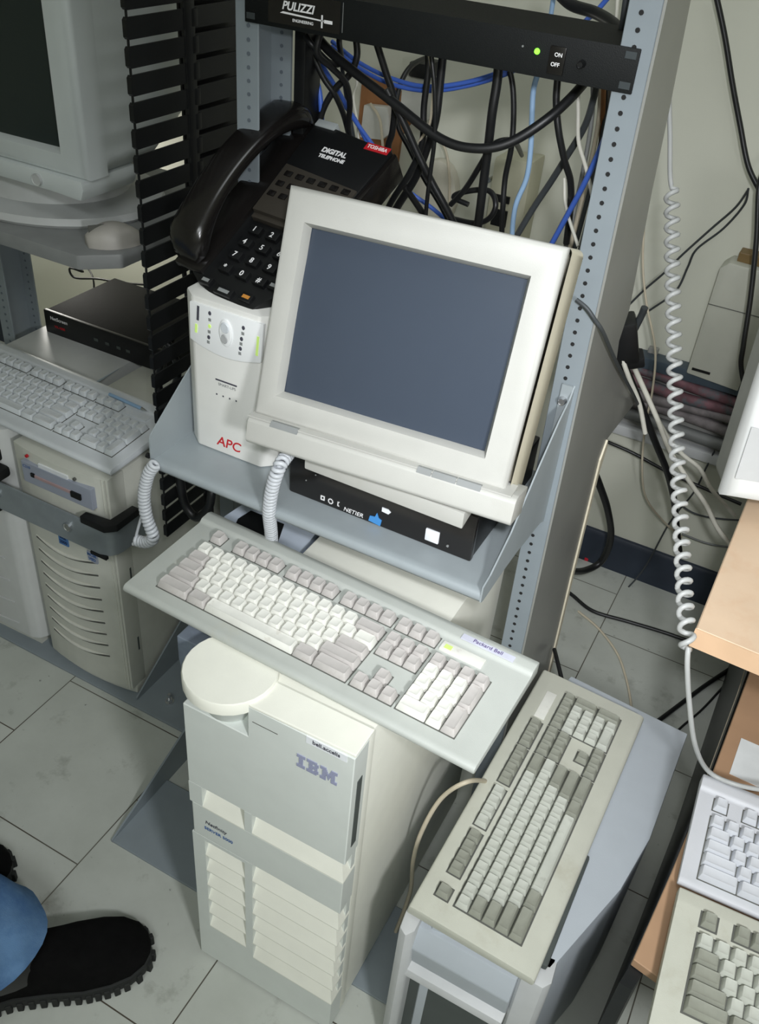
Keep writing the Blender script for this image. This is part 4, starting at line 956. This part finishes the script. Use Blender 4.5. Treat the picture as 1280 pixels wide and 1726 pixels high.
B().tube(spline([(.018, 0, .02), (.03, 0, .045), (.036, 0, .06)]), .006, 8).obj('strain_relief', cdgrey, pw, 60)
# coiled cords
pa = [at(1128, 160, Y=.30), at(1130, 230, Y=.30), at(1130, 290, Y=.30), at(1133, 322, Y=.30)]
ax = [at(1133, 322, Y=.30), at(1134, 450, Y=.25), at(1137, 600, Y=.18), at(1140, 720, Y=.12), at(1146, 850, Y=.04), at(1152, 960, Y=-.05), at(1157, 1050, Y=-.125), at(1160, 1095, Y=-.145)]
pb = [at(1160, 1095, Y=-.145), at(1159, 1125, Y=-.15), at(1162, 1180, Y=-.15), at(1172, 1255, Y=-.135), at(1195, 1300, Z=.484), at(1240, 1322, Z=.480), at(1300, 1334, Z=.480)]
o = B().tube(spline(pa, 6)[:-1] + coil_path(ax, .0080, .0200, 14) + spline(pb, 6), .0034, 8).obj('coiled_cord', ccoil, None, 60)
tag(o, 'long grey coiled telephone cord hanging down at the right beside the rack', 'cord', 'coiled cords')
def ribbed(label, pts, rad, pitch, tail=None):
    P = spline(pts, 14); n_ = 0; rr = []
    L = 0
    Q = []
    tot = sum((b - a).length for a, b in zip(P, P[1:]))
    o = B().tube(coil_path(pts, rad, pitch, 12), pitch * .5, 8)
    if tail: o.tube(spline(tail, 6), .0022, 8)
    return tag(o.obj('coiled_cord', mat('coil_silver', (190, 194, 198), .35), None, 60), label, 'cord', 'coiled cords')
ribbed('tight silver grey coiled cord hanging from the shelf corner beside the left tower', [at(262, 782, Y=-.243), at(250, 800, Y=-.245), at(243, 835, Y=-.246), at(247, 870, Y=-.246), at(256, 895, Y=-.246), at(258, 908, Y=-.246), at(245, 914, Y=-.246), at(228, 910, Y=-.246)], .0064, .0062, [at(228, 910, Y=-.246), at(233, 890, Y=-.246), at(243, 856, Y=-.25)])
ribbed('tight cream coiled cord dropping from the shelf under the monitor left side', [at(488, 762, Y=-.21), at(472, 785, Y=-.243), at(460, 820, Y=-.246), at(454, 860, Y=-.238), at(457, 895, Y=-.215), at(459, 930, Y=-.19)], .0062, .0064)
# duct and left cables
C_('thick black cable looping out of the duct under the shelf corner', cblack, .0075, [(303, 770, -.09), (304, 810, -.09), (312, 850, -.09), (332, 872, -.09), (352, 855, -.09), (358, 820, -.08), (365, 790, -.03)], group='black cords and cables')
C_('black cable coiled in the duct behind the UPS, outer turn', cblack, .0060, [(268, 560, -.02), (290, 590, -.02), (300, 630, -.02), (285, 668, -.02), (268, 690, -.02)], group='black cords and cables')
C_('black cable coiled in the duct behind the UPS, inner turn', cblack, .0060, [(300, 550, .02), (275, 600, -.0), (268, 650, -.0), (285, 690, -.0), (300, 720, .0)], group='black cords and cables')
C_('black cable hanging behind the duct slots at the left', cblack, .0040, [(300, 380, .1), (306, 420, .1), (312, 470, .1), (318, 520, .1)], group='black cords and cables')
C_('thin black spectacle shaped wire loop behind the network box', cblack, .0028, [(118, 430, .55), (122, 445, .55), (140, 458, .55), (118, 452, .55), (126, 468, .55), (165, 470, .55), (200, 476, .55), (245, 480, .55)], group='black cords and cables')
C_('thin black wire hanging behind the left tower near the network box', cblack, .0022, [(122, 425, .6), (150, 455, .58), (158, 475, .56), (158, 500, .55)], group='black cords and cables')
# red scrap at the base of the wall
rs = B().prism([(0, 0), (.03, .006), (.036, .016), (.012, .02), (-.004, .012)], 0, .010, 'Z', .002).obj('red_cap', mat('red_plastic', (200, 30, 50), .4), None)
rs.location = at(985, 945, Z=.0); tag(rs, 'small red plastic cap on the floor by the baseboard', 'cap')

# ------------------------------------------------------------------ person (lower body at the left edge)
def leg_points(ax, ay):
    return
person_root = None
fa = R(46)
def foot_world(heel, ang): return Matrix.Translation(heel) @ Matrix.Rotation(ang, 4, 'Z')
d = Vector((math.cos(fa), math.sin(fa), 0))
heelR = Vector((-.304, -.700, 0)); heelL = Vector((-.590, -.712, 0))
aR = heelR + d * .075; aL = heelL + d * .075
KNEE = {-1: Vector((-.74, -.80, .35)), 1: Vector((-.96, -.58, .46))}
HIP = {-1: Vector((-1.18, -.80, .47)), 1: Vector((-1.20, -.62, .47))}
def body():
    bm = bmesh.new(); V = []
    def v(p): x = bm.verts.new(p); V.append(x); return x
    def e(a, b): bm.edges.new((a, b))
    pel = v((-1.22, -.71, .50)); wst = v((-1.27, -.71, .72)); e(pel, wst)
    rad = {pel: .13, wst: .12}
    for a, sgn in ((aR, -1), (aL, 1)):
        hip = v(HIP[sgn]); e(pel, hip); rad[hip] = .085
        th = v(HIP[sgn].lerp(KNEE[sgn], .5)); e(hip, th); rad[th] = .075
        kn = v(KNEE[sgn]); e(th, kn); rad[kn] = .056
        cf = v(KNEE[sgn].lerp(Vector((a.x, a.y, .1)), .35)); e(kn, cf); rad[cf] = .052
        an = v((a.x - .01, a.y, .10)); e(cf, an); rad[an] = .034
        he = v((a.x + d.x * .03, a.y + d.y * .03, .058)); e(an, he); rad[he] = .034
        to = v((a.x + d.x * .13, a.y + d.y * .13, .045)); e(he, to); rad[to] = .024
    me = bpy.data.meshes.new('person'); idx = {x: i for i, x in enumerate(V)}
    bm.verts.index_update(); bm.to_mesh(me)
    o = bpy.data.objects.new('person', me); COL.objects.link(o)
    o.modifiers.new('skin', 'SKIN')
    for x, i in idx.items(): me.skin_vertices[0].data[i].radius = (rad[x], rad[x])
    me.skin_vertices[0].data[0].use_root = True
    o.modifiers.new('sub', 'SUBSURF').levels = 2
    bpy.context.view_layer.update()
    m2 = bpy.data.meshes.new_from_object(o.evaluated_get(bpy.context.evaluated_depsgraph_get()))
    bm.free(); o.modifiers.clear(); o.data = m2; m2.materials.append(skin)
    for p in m2.polygons: p.use_smooth = True
    return o, None
person, _ = body()
tag(person, 'person standing at the left edge in blue jeans and black lug sole shoes', 'person')
jb = B()
for a, sgn in ((aR, -1), (aL, 1)):
    A0 = Vector((a.x - .022, a.y + .012, .095)); K0 = KNEE[sgn]; H0 = HIP[sgn]
    ctl = [(A0, .090), (A0.lerp(K0, .12), .088), (A0.lerp(K0, .3), .084), (A0.lerp(K0, .55), .084), (A0.lerp(K0, .85), .082), (K0 + (K0 - A0).normalized() * .02 + Vector((0, 0, .01)), .084), (K0.lerp(H0, .25), .088), (K0.lerp(H0, .6), .098), (H0, .115), (H0 + Vector((-.12, 0, .02)), .10)]
    rings = []
    for q, (c0, r_) in enumerate(ctl):
        T = (ctl[min(q + 1, len(ctl) - 1)][0] - ctl[max(q - 1, 0)][0]).normalized()
        if q == 0: T = (Vector((-.35, -.10, 1))).normalized()
        if q == 1: T = (Vector((-.7, -.25, .8))).normalized()
        u = Vector((0, 1, 0)); u = (u - T * u.dot(T)).normalized(); w = T.cross(u)
        ring = []
        for k in range(30):
            an = 2 * PI * k / 30
            f = 1 + .045 * math.sin(an * 3 + q * 2.1) + .025 * math.sin(an * 5 - q * 1.7)
            p = c0 + (u * math.cos(an) + w * math.sin(an)) * r_ * f
            p.z = max(p.z, .012); ring.append(p)
        rings.append(ring)
    sm = []
    for p in zip(*rings): sm.append(spline(p, 4))
    jb.loft([list(x) for x in zip(*sm)], cap=False)
jb.loft([[(cx + r_ * math.cos(2 * PI * k / 28), -.71 + r_ * 1.35 * math.sin(2 * PI * k / 28), z) for k in range(28)] for z, r_, cx in ((.37, .12, -1.22), (.45, .145, -1.225), (.6, .14, -1.25), (.7, .132, -1.265))], cap=False)
jb.obj('jeans', denim, person, 60)
def shoe(heel):
    M = foot_world(heel, fa)
    # plan outline half widths along the foot
    st = [(0, .012), (.01, .030), (.04, .036), (.09, .033), (.14, .040), (.19, .050), (.23, .051), (.26, .046), (.282, .034), (.293, .018), (.296, .006)]
    tops = [.075, .09, .11, .118, .100, .080, .070, .062, .050, .036, .028]
    rings = []
    for (x, w), h in zip(st, tops):
        r_ = []
        for k in range(15):
            a = PI * k / 14
            c_, s_ = math.cos(a), math.sin(a)
            r_.append((x, w * 1.02 * math.copysign(abs(c_) ** .55, c_), .024 + (h - .024) * abs(s_) ** .75))
        rings.append(r_ )
    up = B(); t = bmesh.new()
    up.loft(rings, M=M)
    u = up.obj('shoe_upper', suede, person, 60)
    sole = [(x, w + .005) for x, w in st] + [(x, -(w + .005)) for x, w in reversed(st)]
    sole = [(-.006, .008)] + [(x * 1.0 if i else x, y) for i, (x, y) in enumerate(sole)] + [(-.006, -.008)]
    sob = B().prism(sole, .010, .030, 'Z', .003, M=M).obj('welt', solem, u, 40)
    lg = B()
    for (x0, w0), (x1, w1) in zip(st, st[1:]):
        nn = max(1, int(math.hypot(x1 - x0, w1 - w0) / .013))
        for i in range(nn):
            f = (i + .5) / nn; x = x0 + (x1 - x0) * f; w = w0 + (w1 - w0) * f
            for s_ in (-1, 1):
                dx, dy = (x1 - x0), (w1 - w0) * s_
                an = math.atan2(dy, dx)
                lg.box(-.0046, .0046, -.010, .006 , .0, .022, .001, 1, M=M @ Matrix.Translation((x, s_ * (w + .001), 0)) @ Matrix.Rotation(an, 4, 'Z') if s_ > 0 else M @ Matrix.Translation((x, s_ * (w + .001), 0)) @ Matrix.Rotation(an, 4, 'Z') @ Matrix.Scale(-1, 4, (0, 1, 0)))
    lg.obj('lug_sole', solem, u, 30)
    # leather collar
    cl = []
    for z, rx, ry, cx in ((.06, .074, .041, .080), (.09, .068, .043, .076), (.112, .060, .042, .070), (.125, .054, .040, .066)):
        cl.append([(cx + rx * math.cos(2 * PI * k / 24), ry * math.sin(2 * PI * k / 24), z) for k in range(24)])
    B().loft(cl, M=M).obj('ankle_collar', leather, u, 60)
    return u
shoe(heelR); shoe(heelL)

# ------------------------------------------------------------------ light
W = bpy.data.worlds.new('world'); S.world = W; W.use_nodes = True
WC = (.9, 1, 1); WS = .2
W.node_tree.nodes['Background'].inputs['Color'].default_value = WC + (1,); W.node_tree.nodes['Background'].inputs['Strength'].default_value = WS
def area(name, loc, target, size, sy, power, color):
    l = bpy.data.lights.new(name, 'AREA'); l.shape = 'RECTANGLE'; l.size = size; l.size_y = sy; l.energy = power; l.color = color
    o = bpy.data.objects.new(name, l); COL.objects.link(o); o.location = loc
    o.rotation_euler = (Vector(target) - Vector(loc)).to_track_quat('-Z', 'Y').to_euler()
    return o
area('ceiling_lamp_front', (.7, -2.1, 2.64), (.7, -2.1, 0), 1.2, .5, 21, (.95, 1, 1.02))
area('ceiling_lamp_centre', (.3, -.2, 2.64), (.3, -.2, 0), .6, 1.2, 7.5, (.95, 1, 1.02))
def spot(name, loc, target, power, cone, soft, color):
    l = bpy.data.lights.new(name, 'SPOT'); l.energy = power; l.spot_size = R(cone); l.spot_blend = 1.0; l.shadow_soft_size = soft; l.color = color
    o = bpy.data.objects.new(name, l); COL.objects.link(o); o.location = loc
    o.rotation_euler = (Vector(target) - Vector(loc)).to_track_quat('-Z', 'Y').to_euler()
spot('camera_flash', (.52, -1.02, 1.57), (.26, .30, .80), 43, 68, .03, (.985, 1, 1.05))
spot('side_fill', (.85, -1.05, 1.35), (.16, -.08, .42), 43, 80, .06, (.985, 1, 1.03))  # added fill spot out of view, brightens the server's right side

l_ = bpy.data.lights.new('left_bay_lamp', 'POINT'); l_.energy = 3.5; l_.shadow_soft_size = .06; l_.color = (1, .97, .9)
o_ = bpy.data.objects.new('left_bay_lamp', l_); COL.objects.link(o_); o_.location = (-1.30, .60, .70)
S.view_settings.view_transform = 'Standard'; S.view_settings.look = 'None'; S.view_settings.gamma = 1; S.view_settings.use_curve_mapping = False
S.view_settings.exposure = -0.04
